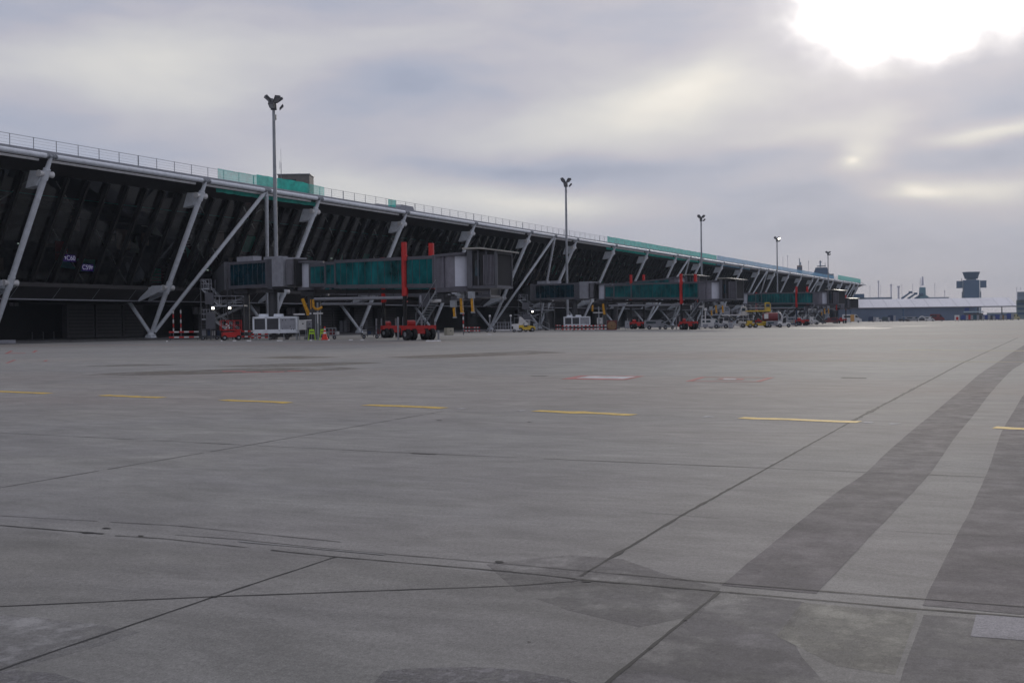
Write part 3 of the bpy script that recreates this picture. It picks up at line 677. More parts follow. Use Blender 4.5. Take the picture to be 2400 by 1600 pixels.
# ------------------------------------------------------------------ floodlight masts
def mast(x, y, h, lit=False, sc=1.0):
    t = thing('floodlight_mast', (x, y, 0), '', 'floodlight mast', 'tall floodlight masts in front of the pier')
    a = MB(); a.tube((0, 0, 0), (0, 0, h - 1.2), .33, .20, 16); a.tube((0, 0, 0), (0, 0, .3), .55, .55, 16); a.build('pole', steel, t, smooth=True)
    a = MB(); a.tube((0, 0, h - 1.8), (0, 0, h - .9), .42, .36, 12); a.box((0, 0, h - .75), (1.6, .1, .1)); a.box((0, 0, h - .75), (.1, 1.6, .1)); a.tube((.38, 0, h - 3.1), (.38, 0, h - 2.4), .12, .12, 8)
    a.tube((-.55, 0, h - 1.35), (.55, 0, h - 1.35), .1, n=8); a.build('head_frame', dsteel, t)
    for i, (dx, dy, dz, rz) in enumerate(((-.85, .35, 0, 150), (.85, -.35, -.05, -30), (-.35, -.85, -.1, -120), (.45, .8, -.1, 60), (.75, -.75, -1.05, -50), (-.75, -.2, -.9, 190))):
        o = MB(); s = .42 if i < 4 else .30
        o.prism([(-s, -.16), (s, .22), (s * .8, .55), (-s * .9, .14)], (1, 0, 0), (0, 0, 1), (0, -.38, 0), (0, .76, 0))
        f = o.build('floodlight', dsteel, t); f.location = (dx, dy, h - .55 + dz); f.rotation_euler = (0, R(-12), R(rz))
        o = MB(); on = lit and i == 2
        o.quad((-s * .9, -.34, -.16), (s * .95, -.34, .19), (s * .95, .34, .19), (-s * .9, .34, -.16)); 
        if on: o.box((0, 0, .0), (.7, .6, .5))
        l_ = o.build('lens', lampm if on else offlamp, f)
    return t
ML = ['nearest and tallest looking floodlight mast, standing behind the first jet bridge', 'second floodlight mast from the left, in front of the pier', 'third floodlight mast from the left, by the green roof net',
      'fourth floodlight mast with one lit lamp, by the blue net', 'fifth and farthest floodlight mast, near the end of the pier']
for i, (px, py) in enumerate(((641, 226), (1326, 418), (1643, 504), (1821, 555), (1940.5, 589))):
    p = onY(px, py, 94.6); t = mast(p.x, 94.6, p.z, lit=(i == 3)); t['label'] = ML[i]

# ------------------------------------------------------------------ jet bridges
frame = mat('bridge_frame', (.105, .105, .125), .5)
ribbed = mat('ribbed_panel', (.19, .185, .22), .5)
drumm = mat('drum_panel', (.56, .58, .66), .45, var=.05)
canop = mat('canopy_edge', (.34, .33, .30), .5)
bellows = mat('bellows', (.020, .020, .023), .8)
def tunnel(t, off, a, b_, w, h, name, glazed=True, n=None, gm=None):
    o = MB(off); o.beam(a, b_, w, -.05, .32); o.beam(a, b_, w, h - .30, h)
    d = (Vector(b_) - Vector(a)); L = Vector((d.x, d.y, 0)).length; n = n or max(2, round(L / 1.25))
    for e in (0, 1):
        o.beam(lerp(a, b_, e * (1 - .28 / L)), lerp(a, b_, e * (1 - .28 / L) + .28 / L), w + .06, -.08, h + .04)
    k = o.build(name, frame, t)
    if glazed:
        o = MB(off); o.beam(a, b_, w - .10, .3, h - .28); g_ = o.build('glazing', gm or tealg, k)
        o = MB(off)
        for i in range(1, n): o.beam(lerp(a, b_, i / n), lerp(a, b_, i / n + .035 / L), w - .05, .3, h - .28)
        o.build('seam', mgrey, k)
    return k
def ladder(off, a, b_, w, n, t, m=steel):     # open stair with strings, treads and handrails
    o = MB(off); a, b_ = Vector(a), Vector(b_); d = b_ - a; hz_ = Vector((d.x, d.y, 0)).normalized(); q = Vector((-hz_.y, hz_.x, 0)) * (w / 2)
    for s_ in (-1, 1):
        o.beam(a + q * s_, b_ + q * s_, .06, -.15, .05)
        o.tube(a + q * s_ + Vector((0, 0, 1.0)), b_ + q * s_ + Vector((0, 0, 1.0)), .03, n=6)
        for i in range(4): p = lerp(a, b_, i / 3) + q * s_; o.tube(p, p + Vector((0, 0, 1.0)), .025, n=5)
    for i in range(n):
        p = lerp(a, b_, (i + .5) / n); o.beam(p - hz_ * .14, p + hz_ * .14, w, 0, .05) if False else o.add([p - hz_ * .15 - q, p + hz_ * .15 - q, p + hz_ * .15 + q, p - hz_ * .15 + q] + [v + Vector((0, 0, .06)) for v in (p - hz_ * .15 - q, p + hz_ * .15 - q, p + hz_ * .15 + q, p - hz_ * .15 + q)], [(3, 2, 1, 0), (4, 5, 6, 7), (0, 1, 5, 4), (1, 2, 6, 5), (2, 3, 7, 6), (3, 0, 4, 7)])
    return o.build('stair', m, t)
def bridge(Rp, Ep, zr, ze, label, tb_=.70, cabdeg=30, rich=True, cabz=0, sect=(0, .18, .27, 1)):
    q_ = Vector((Rp.y - Ep.y, Ep.x - Rp.x, 0)).normalized(); q_ *= 1 if q_.dot(Rp) > 0 else -1
    Rp = Rp + q_ * 1.4; Ep = Ep + q_ * 1.4
    off = Vector((Rp.x, Rp.y, 0)); t = thing('jet_bridge', off, label, 'jet bridge', 'passenger jet bridges swung against the pier')
    Rz, Ez = Vector((Rp.x, Rp.y, zr)), Vector((Ep.x, Ep.y, ze)); u = Vector((Ep.x - Rp.x, Ep.y - Rp.y, 0)); L = u.length; u.normalize(); v = Vector((-u.y, u.x, 0))
    Z = lambda p, z: Vector((p.x, p.y, z))
    # rotunda
    o = MB(off); o.tube(Z(Rp, zr - .1), Z(Rp, zr + 2.55), 1.0, 1.0, 28); o.build('rotunda', drumm, t, smooth=True)
    o = MB(off); o.tube(Z(Rp, zr + 2.55), Z(Rp, zr + 2.75), 1.5, 1.5, 24); o.tube(Z(Rp, zr - .4), Z(Rp, zr - .1), 1.45, 1.45, 24); o.build('rotunda_cap', frame, t, smooth=True)
    o = MB(off); o.tube(Z(Rp, 0), Z(Rp, zr - .4), .42, .42, 18); o.tube(Z(Rp, 0), Z(Rp, .25), .8, .8, 18); o.box((Rp.x, Rp.y, zr - .75), (1.6, 1.6, .5)); o.build('rotunda_pillar', dsteel, t, smooth=True)
    s = sect; wid = (2.35, 2.6, 2.9); hh = (2.40, 2.62, 2.85)
    for i in range(3):
        a, b_ = lerp(Rz, Ez, s[i] if i else 1.9 / L), lerp(Rz, Ez, s[i + 1] if i < 2 else .945); k = tunnel(t, off, a - Vector((0, 0, (.0, .1, .2)[i])), b_ - Vector((0, 0, (.0, .1, .2)[i])), wid[i], hh[i], 'tunnel')
    # ribbed end corridor and the pale curved cab drum
    a, b_ = lerp(Rz, Ez, .947) - Vector((0, 0, .25)), Ez - Vector((0, 0, .25))
    o = MB(off); o.beam(a, b_, 3.0, 0, 2.95); k = o.build('corridor', ribbed, t)
    o = MB(off); n = 7
    for i in range(n): o.beam(lerp(a, b_, i / n), lerp(a, b_, i / n + .12 / n), 3.06, .05, 2.9)
    o.build('rib', mgrey, k)
    e = Ez + u * .75 - Vector((0, 0, .25))
    o = MB(off); o.tube(e, e + Vector((0, 0, 2.75)), 1.52, 1.52, 36); k = o.build('cab_drum', ribbed, t, smooth=True)
    cc = (CAM - e); fa = math.atan2(cc.y, cc.x) + R(4); n = 10; vs = []
    for zz in (.06, 2.70):
        for i in range(n + 1): an = fa + R(-27 + 56 * i / n); vs.append((e.x + 1.60 * math.cos(an), e.y + 1.60 * math.sin(an), e.z + zz))
    for zz in (.06, 2.70):
        for i in range(n + 1): an = fa + R(-27 + 56 * i / n); vs.append((e.x + 1.54 * math.cos(an), e.y + 1.54 * math.sin(an), e.z + zz))
    q_ = n + 1; o = MB(off); o.add(vs, [(i, i + 1, q_ + i + 1, q_ + i) for i in range(n)] + [(2 * q_ + i, 2 * q_ + i + 1, 3 * q_ + i + 1, 3 * q_ + i) for i in range(n)] + [(0, q_, 3 * q_, 2 * q_), (n, q_ + n, 3 * q_ + n, 2 * q_ + n)]); o.build('curved_panel', drumm, k, smooth=True)
    o = MB(off); o.beam(e - u * 1.9, e + u * 1.75, 3.3, 2.75, 2.98); o.build('drum_roof', frame, t); o = MB(off); o.beam(e - u * 1.9, e + u * 1.9, 3.3, -.40, -.0); o.build('drum_floor', frame, t)
    # cab, turned off the tunnel axis
    ca = math.atan2(u.y, u.x) + R(cabdeg); cu = Vector((math.cos(ca), math.sin(ca), 0)); cv = Vector((-cu.y, cu.x, 0))
    c0_ = e + cu * 1.3 + Vector((0, 0, cabz)); c1_ = c0_ + cu * 2.85
    o = MB(off); o.beam(c0_, c0_ + cu * .5, 3.5, -.1, 3.15); o.beam(c1_ - cu * .25, c1_, 3.4, 2.8, 3.05); [o.beam(c1_ - cu * .25 + cv * q, c1_ + cv * q, .16, 0, 3.0) for q in (-1.62, 1.62)]; o.beam(c0_, c1_, 3.4, -.18, .06)
    for q in (.35, .62): o.beam(c0_ + cu * 2.9 * q, c0_ + cu * (2.9 * q + .10), 3.45, 0, 3.1)
    o.build('cab', mgrey, t)
    o = MB(off); o.beam(c0_ + cu * .5, c1_ - cu * .08, 3.16, .06, 2.95); f = o.build('cab_bellows', bellows, t)
    o = MB(off)
    for q in range(9): o.beam(c0_ + cu * (1.55 + q * .13), c0_ + cu * (1.60 + q * .13), 3.36, .1, 2.7)
    o.build('bellows_fold', ribbed, f)
    o = MB(off); o.beam(c0_ + cu * .75 , c0_ + cu * 1.15, 3.36, .9, 2.3); o.build('cab_window', navyg, t)
    o = MB(off); o.beam(c0_ - cu * .35 + Vector((0, 0, .12)), c0_ + cu * 1.4 + Vector((0, 0, .10)), 3.9, 3.12, 3.26); o.beam(c0_ + cu * 1.4 + Vector((0, 0, .10)), c1_ + cu * .55 + Vector((0, 0, -.18)), 3.9, 3.12, 3.24); o.build('canopy', canop, t)
    # lift columns, piston, bogie, wheels
    bp = lerp(Rz, Ez, tb_); top = bp.z + 4.0
    for s_ in (-1, 1):
        p = Z(bp + v * (1.50 * s_), 0)
        o = MB(off); o.box((p.x, p.y, (bp.z - 1.0 + top) / 2), (.48, .48, top - bp.z + 1.0), ca, .12); o.box((p.x + u.x * .3, p.y + u.y * .3, (bp.z + 2.5)), (.25, .30, .5), ca); o.box((p.x + u.x * .28, p.y + u.y * .28, bp.z - .55), (.25, .3, .7), ca)
        lc = o.build('lift_column', red, t)
        o = MB(off); o.tube(Z(p, .9), Z(p, bp.z - .6), .19, .19, 14); o.build('piston', black, lc, smooth=True)
    o = MB(off); o.beam(Z(bp - v * 1.8, 0), Z(bp + v * 1.8, 0), .42, .95, 1.38); o.beam(Z(bp - u * 1.4, 0), Z(bp + u * .4, 0), .9, .60, .98)
    o.tube(Z(bp - u * 1.5 + v * .4, 1.55), Z(bp - u * 1.5 - v * .4, 1.55), .33, n=14); o.beam(Z(bp - u * 2.2, 0), Z(bp - u * 1.3, 0), 1.2, .5, .95); o.build('bogie', red, t)
    for s_ in (-1, 1):
        for w_ in (-.38, .38):
            c = Z(bp + v * (1.0 * s_ + w_ * .9), .56); ax = v
            o = MB(off); o.tube(c - ax * .19, c + ax * .19, .56, .56, 22); wl_ = o.build('wheel', black, t, smooth=True)
            o = MB(off); o.tube(c - ax * .2, c + ax * .2, .22, .22, 14); o.build('rim', steel, wl_, smooth=True)
    for w_, q in ((-1.0, -1.1), (1.0, -1.1), (-1.0, -2.1), (1.6, .9)):
        p = bp + v * w_ + u * q; o = MB(off); o.tube(Z(p, .04), Z(p, 2.2 if q < 0 else .9), .09, n=10); o.build('support_post', lgrey, t)
    # cable tray slung under the tunnel, hangers, cabinets, hoses, service stair
    a, b_ = lerp(Rz, Ez, .10) - Vector((0, 0, 1.35)), lerp(Rz, Ez, tb_ - .02) - Vector((0, 0, 1.15))
    o = MB(off); o.tube(a + v * -1.0, b_ + v * -1.0, .16, n=12); o.build('air_duct', lgrey, t, smooth=True)
    o = MB(off)
    for i in range(9):
        p = lerp(a, b_, i / 8) - v; o.box((p.x, p.y, p.z + .55), (.05, .05, 1.2))
    o.beam(lerp(Rz, Ez, .08), lerp(Rz, Ez, .84), 1.7, -.75, -.35); o.build('underframe', charcoal, t)
    if rich:
        c = lerp(Rz, Ez, tb_ + .115); o = MB(off); o.box((c.x + v.x * -1.1, c.y + v.y * -1.1, c.z - 1.35), (1.55, .9, 1.25), math.atan2(u.y, u.x)); o.build('control_cabinet', mgrey, t)
        o = MB(off); d_ = c - v * 1.57 - u * .42; o.box((d_.x, d_.y, c.z - 1.25), (.30, .03, .72), math.atan2(u.y, u.x)); o.build('notice_plate', lgrey, t)
        c = lerp(Rz, Ez, tb_ + .20); o = MB(off); o.box((c.x - v.x * .9, c.y - v.y * .9, c.z - 1.1), (1.0, .8, 1.0), math.atan2(u.y, u.x)); o.build('control_cabinet', dsteel, t)
        c = lerp(Rz, Ez, .92); o = MB(off); o.tube(c - u * 1.4 - v * 1.2 - Vector((0, 0, 1.45)), c + u * 1.6 - v * 1.2 - Vector((0, 0, 1.45)), .17, n=12); o.tube(c - u * 1.5 - v * 1.2 - Vector((0, 0, 1.8)), c - u * 1.4 - v * 1.2 - Vector((0, 0, 1.2)), .2, n=10); o.build('hose_reel', white2, t, smooth=True)
        foot = lerp(Rz, Ez, .845) - v * 1.2; foot.z = 1.5; tp = lerp(Rz, Ez, .965) - v * 1.2; tp.z = ze - .5
        ladder(off, foot, tp, .9, 13, t)
        for i, (q, zz, ln, rr_) in enumerate(((.2, -1.7, .95, .14), (1.35, -.95, 1.35, .17), (3.0, -1.0, 1.25, .15))):
            p = e + u * q - v * 1.1 + Vector((0, 0, zz)); o = MB(off)
            for j in range(3): o.tube(p + u * (.07 * j + (.10 if i == 2 else 0) * 0), p + u * (.07 * j + .12) - Vector((0, 0, ln)), rr_ * .7, n=8)
            o.build('hanging_hose', amber, t, smooth=True)
            o = MB(off); o.box((p.x, p.y, p.z + .25), (.5, .4, .6), ca); o.tube(p + u * .28 + Vector((0, 0, .2)), p + u * .34 - Vector((0, 0, ln)), .03, n=6); o.box((p.x + u.x * .2, p.y + u.y * .2, p.z - ln), (.30, .3, .12), ca); o.build('hose_basket', steel, t)
        rr2 = random.Random(3)
        for i in range(12):
            p = e + u * rr2.uniform(-1.0, 3.6) - v * rr2.uniform(.5, 1.5) + Vector((0, 0, rr2.uniform(-.85, -.45))); o = MB(off); o.box(p, (rr2.uniform(.12, .45), .3, rr2.uniform(.10, .32)), ca); o.build('cab_machinery', rr2.choice((dsteel, charcoal, steel)), t)
    return t
def P2(px, d): return gr(px, d)
bridge(P2(703, 124), P2(1043, 101), 5.75, 4.95, 'nearest jet bridge, long teal glazed tunnel on tall red lift columns', .77, rich=True, sect=(0, .2, .285, 1))
bridge(P2(722, 139), P2(1040, 120), 5.5, 4.6, 'jet bridge half hidden right behind the nearest one, showing its red column tops', .60, rich=False)
bridge(P2(1402, 212), P2(1655, 184), 5.85, 5.15, 'second teal jet bridge from the left with its cab below the blue net', .80, rich=True, sect=(0, .16, .34, 1))
bridge(P2(1430, 232), P2(1580, 212), 6.6, 6.9, 'jet bridge partly hidden behind the second one, its raised cab roof peeking out', .36, rich=False)
bridge(P2(1742, 300), P2(1918, 266), 5.9, 5.2, 'third teal jet bridge with one red column, behind the white loaders', .74, rich=True)
bridge(P2(1752, 320), P2(1900, 292), 5.2, 4.4, 'jet bridge hidden behind the third one, only two red column tops showing', .16, rich=False)
bridge(P2(1948, 400), P2(1972, 374), 5.9, 5.2, 'farthest jet bridge, a short stub above the white van', .60, rich=False)

# fixed gangways from rotunda to pier
def gangway(px0, px1, pxb0, pxb1, pxc0, pxc1, d0, d1, z, label, boxes, posts):
    """glass part px0-px1, frame pxb, plain box pxc, depth d0 at the left and d1 at the right"""
    D = lambda px: d0 + (d1 - d0) * (px - px0) / (pxc1 - px0)
    a = P2(px0, d0); off = Vector((a.x, a.y, 0)); t = thing('fixed_gangway', off, label, 'gangway', 'fixed gangways joining jet bridges to the pier')
    d_ = P2(pxc1, d1) - P2(px0, d0); q_ = Vector((d_.y, -d_.x, 0)).normalized(); q_ *= 1.45 if q_.dot(a) > 0 else -1.45
    pt = lambda px, zz=z: Vector((*(P2(px, D(px)) + q_)[:2], zz))
    tunnel(t, off, pt(px0), pt(px1), 2.8, 3.0, 'glazed_section', gm=navyg, n=8)
    o = MB(off); o.beam(pt(pxb0), pt(pxb1), 3.0, -.25, 3.05); o.build('portal_frame', mgrey, t)
    o = MB(off); o.beam(pt(pxc0), pt(pxc1), 3.3, -.02, 3.15); o.build('equipment_box', lgrey, t)
    q = pt(pxc1); r_ = pt((pxc1 + posts[2]) / 2); 
    o = MB(off); o.beam(pt(pxc1) , pt(posts[2]), 2.3, 0, 2.9); o.build('link_section', bellows, t)
    o = MB(off); o.beam(pt(posts[0]), pt(posts[1]), 2.9, .1, 2.85); o.build('narrow_panel', grey, t)
    # stub running to the pier
    w = onY(px0 - 14, 640, 109.0); w.z = z
    o = MB(off); o.beam(pt(px0) - (pt(px1) - pt(px0)).normalized() * .05, w, 3.2, -.1, 3.1); o.build('pier_stub', mgrey, t)
    for px, r_ in ((lerp((px0, 0, 0), (px1, 0, 0), .18)[0], .40), (px1 - (px1 - px0) * .12, .50)):
        p = pt(px); o = MB(off); o.tube((p.x, p.y, 0), (p.x, p.y, z), r_, r_, 18); o.box((p.x, p.y, z - .35), (1.8, 1.8, .5)); o.build('pillar', dsteel, t, smooth=True)
    for (b0_, b1_, zz) in boxes:
        o = MB(off); c = (pt(b0_) + pt(b1_)) / 2; dd = pt(b1_) - pt(b0_); o.box((c.x, c.y, z + 3.0 + zz), (dd.length, 1.2, .55), math.atan2(dd.y, dd.x)); o.build('roof_unit', lgrey, t)
    return t
gangway(537, 627, 628, 641, 643, 669, 131, 124.5, 5.85, 'dark glass gangway left of the nearest rotunda with a grey equipment box', ((543, 581, .35), (606, 642, .12)), (673, 686, 690))
gangway(1253, 1349, 1350, 1360, 1361, 1380, 221, 213, 5.9, 'dark glass gangway left of the second rotunda', ((1254, 1276, .35), (1285, 1302, .30)), (1384, 1391, 1393))

# external steel stair towers beside the gangways
def stair_tower(px0, px1, d, z, label, lamps):
    a, b_ = P2(px0, d), P2(px1, d); off = a.copy(); t = thing('stair_tower', off, label, 'stair tower', 'outside steel stairs below the gangways')
    u = (b_ - a); L = u.length; u.normalize(); v = Vector((-u.y, u.x, 0)); H = lambda f, w, zz: a + u * (L * f) + v * w + Vector((0, 0, zz))
    o = MB(off)
    for f in (0, .22, .62, 1.0):
        for w in (0, 2.2): o.tube(H(f, w, 0), H(f, w, z + (1.1 if f < 1 else -1)), .07, n=8)
    o.build('post', dsteel, t)
    ladder(off, H(.86, .6, .2), H(.25, .6, 2.4), 1.0, 9, t); ladder(off, H(.22, 1.7, 2.4), H(.95, 1.7, 3.9), 1.0, 8, t); ladder(off, H(.42, .6, 3.9), H(.02, .6, z), 1.0, 9, t)
    o = MB(off); o.box(H(.13, 1.1, 2.35), (L * .26, 2.2, .14), math.atan2(u.y, u.x)); o.box(H(.62, 1.1, 3.85), (L * .75, 2.2, .16), math.atan2(u.y, u.x)); o.box(H(.1, 1.1, z), (L * .25, 2.2, .14), math.atan2(u.y, u.x)); o.build('landing', steel, t)
    o = MB(off)
    for f0, f1, zz in ((.25, 1.0, 3.95), (0, .25, z + .05), (0, .26, 2.45)):
        for hh_ in (.5, 1.0): o.tube(H(f0, 0, zz + hh_), H(f1, 0, zz + hh_), .03, n=6)
        for i in range(5): f = f0 + (f1 - f0) * i / 4; o.tube(H(f, 0, zz), H(f, 0, zz + 1.0), .03, n=6)
    o.build('handrail', lgrey, t)
    o = MB(off); o.box(H(.22, -.05, 2.2), (L * .22, .06, 1.9), math.atan2(u.y, u.x)); o.box(H(.2, -.05, 4.7), (L * .2, .06, 1.3), math.atan2(u.y, u.x)); o.build('side_panel', mgrey, t)
    for f in lamps:
        p = H(f, -.25, 3.62); o = MB(off); o.box(p, (.34, .3, .26), math.atan2(u.y, u.x)); k = o.build('lamp', dsteel, t)
        o = MB(off); o.box(p + Vector((0, 0, -.03)) - v * .16, (.26, .06, .22), math.atan2(u.y, u.x)); o.build('lamp_glass', lampm, k)
    return t
stair_tower(472, 572, 129, 5.8, 'open steel stair tower with two lit lamps under its landing, left of the chiller', (.30, .69))
stair_tower(1216, 1300, 216, 5.8, 'open steel stair tower with one lit lamp, between the second gangway and the white cart', (.385,))

# ------------------------------------------------------------------ equipment on the apron
def frm(px, d, label, name, cat, group=None, yaw=0):
    h, r_ = head(px); p = gr(px, d); rz = math.atan2(r_.y, r_.x) + R(yaw)   # local +X = picture right, -Y = towards the camera
    return thing(name, p, label, cat, group, rz=rz)
def cyl(o, x, y, z, r, w, n=18): return o.tube((x, y - w / 2, z), (x, y + w / 2, z), r, r, n)
def wheels(t, xs, ys, r=.4, w=.22):
    for x in xs:
        for y in ys:
            o = MB(); cyl(o, x, y, r, r, w, 20); k = o.build('wheel', black, t, smooth=True)
            o = MB(); cyl(o, x, y, r, r * .45, w + .03, 14); o.build('rim', lgrey, k, smooth=True)
def chiller(px, d, yaw, label):
    t = frm(px, d, label, 'air_conditioning_unit', 'air conditioner', 'grey air conditioning units under the gangways', yaw)
    o = MB(); o.box((0, 0, 1.60), (4.7, 1.5, .14)); o.box((0, 0, .62), (4.7, 1.5, .26))
    for x in (-2.27, -.95, .45, 2.27): o.box((x, 0, 1.1), (.18, 1.5, 1.0))
    o.build('casing', white, t)
    o = MB(); o.box((-1.6, 0, 1.1), (1.2, 1.3, .88)); o.box((-.25, 0, 1.1), (1.28, 1.3, .88)); g_ = o.build('coil_grille', mat('grille', (.05, .052, .065), .5), t)
    o = MB()
    for i in range(24): o.box((-2.15 + i * .112, -.665, 1.1), (.02, .03, .86))
    o.build('grille_bar', mgrey, g_)
    o = MB(); o.box((1.35, 0, 1.1), (1.75, 1.46, .98)); k = o.build('service_panel', lgrey, t)
    o = MB()
    for (x, z) in ((.8, 1.4), (1.1, 1.4), (1.7, 1.45), (1.9, 1.45), (.8, .8), (1.7, .75), (1.95, .75), (1.6, .95)): o.box((x, -.74, z), (.10, .03, .07))
    o.build('latch', dsteel, k)
    for x in (-1.3, .3):
        o = MB(); o.tube((x, 0, 1.67), (x, 0, 1.86), .55, .50, 20); o.build('fan_hood', white, t, smooth=True)
    for x in (-2.2, -.7, 0.9, 2.2):
        for y in (-.6, .6): o = MB(); o.tube((x, y, 0), (x, y, .5), .05, n=8); o.build('leg', steel, t)
    t.scale = (1, 1, 1.5)
    o = MB(); cyl(o, -.2, 0, .25, .22, .9, 12); cyl(o, 1.2, 0, .22, .2, .9, 12); o.box((.5, 0, .3), (2.4, .5, .2)); o.build('pump_set', charcoal, t)
    return t
chiller(647, 122, -8, 'grey two fan air conditioning unit on legs under the nearest gangway')
chiller(1352, 205, 6, 'grey two fan air conditioning unit behind the red and white barriers')
def cabinet(px, d, w, h, z0, m, label, cat='cabinet', name='electrical_cabinet', dep=.5, leg=True, yaw=0):
    t = frm(px, d, label, name, cat, yaw=yaw); o = MB(); o.box((0, 0, z0 + h / 2), (w, dep, h), 0, .0); o.build('housing', m, t)
    o = MB(); o.box((0, -dep / 2 - .012, z0 + h / 2), (w * .92, .02, h * .92)); k = o.build('door', m, t)
    o = MB(); o.box((w * .05, -dep / 2 - .03, z0 + h * .62), (w * .22, .02, h * .10)); o.box((-w * .02, -dep / 2 - .03, z0 + h * .585), (.06, .028, .06)); o.build('latch', dsteel, k)
    if leg and z0 > .1:
        o = MB()
        for x in (-w * .4, w * .4): o.tube((x, 0, 0), (x, 0, z0), .04, n=8)
        o.build('leg', steel, t)
    return t
cabinet(709, 120, .82, 1.05, 1.05, white2, 'pale square electrical cabinet on posts right of the nearest chiller')
cabinet(725, 121, .55, .65, 1.28, lgrey, 'small pale grey cabinet beside the square one, left of the yellow stand')
cabinet(1406, 205, 1.05, 1.15, 1.1, white2, 'pale cabinet behind the barriers below the second rotunda')
t = cabinet(1052, 150, .95, .95, 0, beige, 'squat beige box with a small vent standing alone on the apron', 'box', 'beige_box', dep=1.0, leg=False, yaw=22)
# ground power pole with white tray and hoses near the cone
t = frm(745, 119, 'steel service pole with white tray and amber hose left of the cone', 'service_pole', 'service pole')
o = MB(); o.tube((0, 0, 0), (0, 0, 3.9), .11, n=12); o.tube((.28, 0, 1.5), (.28, 0, 3.0), .06, n=8); o.tube((-.22, 0, .1), (-.22, 0, 2.8), .05, n=8); o.build('pole', steel, t, smooth=True)
o = MB(); o.box((.05, 0, 2.75), (1.0, .5, .14)); o.box((-1.9, 0, 2.68), (1.15, .5, .14)); o.box((-1.0, 0, 2.05), (.75, .4, .12)); o.box((-.9, 0, 2.75), (.5, .5, .16)); o.box((.0, -.1, 2.2), (.10, .1, 1.0)); o.build('tray', white2, t)
o = MB(); o.tube((-1.55, -.2, 4.3), (-1.0, -.2, 2.85), .17, .20, 10); o.tube((-1.0, -.2, 2.9), (-1.02, -.2, 2.55), .2, .14, 10); o.build('hose', amber, t, smooth=True)
o = MB(); o.path([(-.45, -.2, 4.2), (-.42, -.2, 3.4), (-.1, -.2, 3.15), (.3, -.2, 3.3), (.5, -.2, 3.42)], .13, 10); o.tube((-.7, -.2, 4.2), (-.68, -.2, 3.2), .05, n=8); o.build('hose', amber, t, smooth=True)
t = frm(1396, 204, 'service pole with white tray and amber hose below the second rotunda', 'service_pole', 'service pole')
o = MB(); o.tube((.6, 0, 0), (.6, 0, 4.2), .12, n=12); o.tube((1.3, 0, .8), (1.3, 0, 2.6), .06, n=8); o.build('pole', steel, t, smooth=True)
o = MB(); o.box((.5, 0, 3.15), (1.9, .5, .16)); o.build('tray', white2, t)
o = MB(); o.tube((1.35, -.2, 4.7), (1.6, -.2, 2.8), .2, .22, 10); o.build('hose', amber, t, smooth=True); o = MB(); o.tube((-.5, -.1, 4.5), (-.55, -.1, 3.4), .17, n=10); o.build('hose', amber, t, smooth=True)
# yellow chocks stands
for px, lb in ((730.5, 'bright lime wheel chock stand left of the steel service pole'), (757, 'bright lime wheel chock stand beside the traffic cone')):
    t = frm(px, 118.5, lb, 'chock_stand', 'stand', 'lime chock stands by the cone')
    o = MB()
    for s_ in (-1, 1): o.tube((s_ * .34, -.15, 0), (s_ * .22, 0, 1.1), .035, n=8); o.tube((s_ * .34, .25, 0), (s_ * .22, 0, 1.1), .035, n=8); o.box((s_ * .36, 0, .03), (.16, .5, .06))
    o.build('frame', lime, t)
    o = MB(); o.prism([(-.28, .62), (.28, .62), (.24, 1.05), (.1, 1.12), (-.1, 1.12), (-.24, 1.05)], (1, 0, 0), (0, 0, 1), (0, -.1, 0), (0, .12, 0)); k = o.build('board', lime, t)
    o = MB(); o.box((0, -.11, .86), (.44, .02, .10)); o.build('stripe', dsteel, k)
def cone(px, d, s, label):
    t = frm(px, d, label, 'traffic_cone', 'traffic cone'); cm = mat('cone_orange', (.70, .035, .015), .5)
    o = MB(); o.box((0, 0, .04), (.62 * s, .62 * s, .08)); o.tube((0, 0, .08), (0, 0, .5 * s), .26 * s, .14 * s, 18); o.tube((0, 0, .66 * s), (0, 0, .8 * s), .105 * s, .085 * s, 18); o.tube((0, 0, .95 * s), (0, 0, 1.1 * s), .07 * s, .05 * s, 18); o.build('cone_body', cm, t, smooth=True)
    o = MB(); o.tube((0, 0, .5 * s), (0, 0, .66 * s), .14 * s, .105 * s, 18); o.tube((0, 0, .8 * s), (0, 0, .95 * s), .085 * s, .07 * s, 18); o.build('reflective_band', white2, t, smooth=True)
cone(761, 117.5, 1.25, 'red and white traffic cone right of the lime chock stands')
# red scissor lift
def scissor(px, d, label, yaw=0):
    t = frm(px, d, label, 'scissor_lift', 'scissor lift', yaw=yaw)
    o = MB(); o.box((0, 0, .62), (1.9, 1.1, .55)); o.box((.6, 0, .95), (.6, 1.0, .25)); o.build('chassis', red, t)
    o = MB(); o.box((0, 0, 1.12), (2.2, 1.2, .12))
    for x in (-1.07, -.35, .35, 1.07):
        for y in (-.57, .57): o.box((x, y, 1.65), (.06, .06, 1.05))
    for z in (1.62, 2.15):
        for y in (-.57, .57): o.box((0, y, z), (2.2, .05, .05))
        for x in (-1.07, 1.07): o.box((x, 0, z), (.05, 1.15, .05))
    o.build('platform', red, t)
    o = MB()
    for i, (x, z) in enumerate(((-.55, 1.75), (-.35, 1.6), (-.55, 1.45), (-.25, 1.38))): o.box((x, -.62, z), (.18, .03, .13))
    o.build('warning_plate', white2, t)
    o = MB()
    for s_ in (-1, 1):
        for y in (-.4, .4): o.beam((-.8 * s_, y, .95), (.8 * s_, y, 1.05), .06, -.05, .05)
    o.build('scissor_arm', dsteel, t)
    wheels(t, (-.75, .75), (-.5, .5), .28, .2)
scissor(541, 124, 'red scissor lift platform parked under the stair tower', 8)
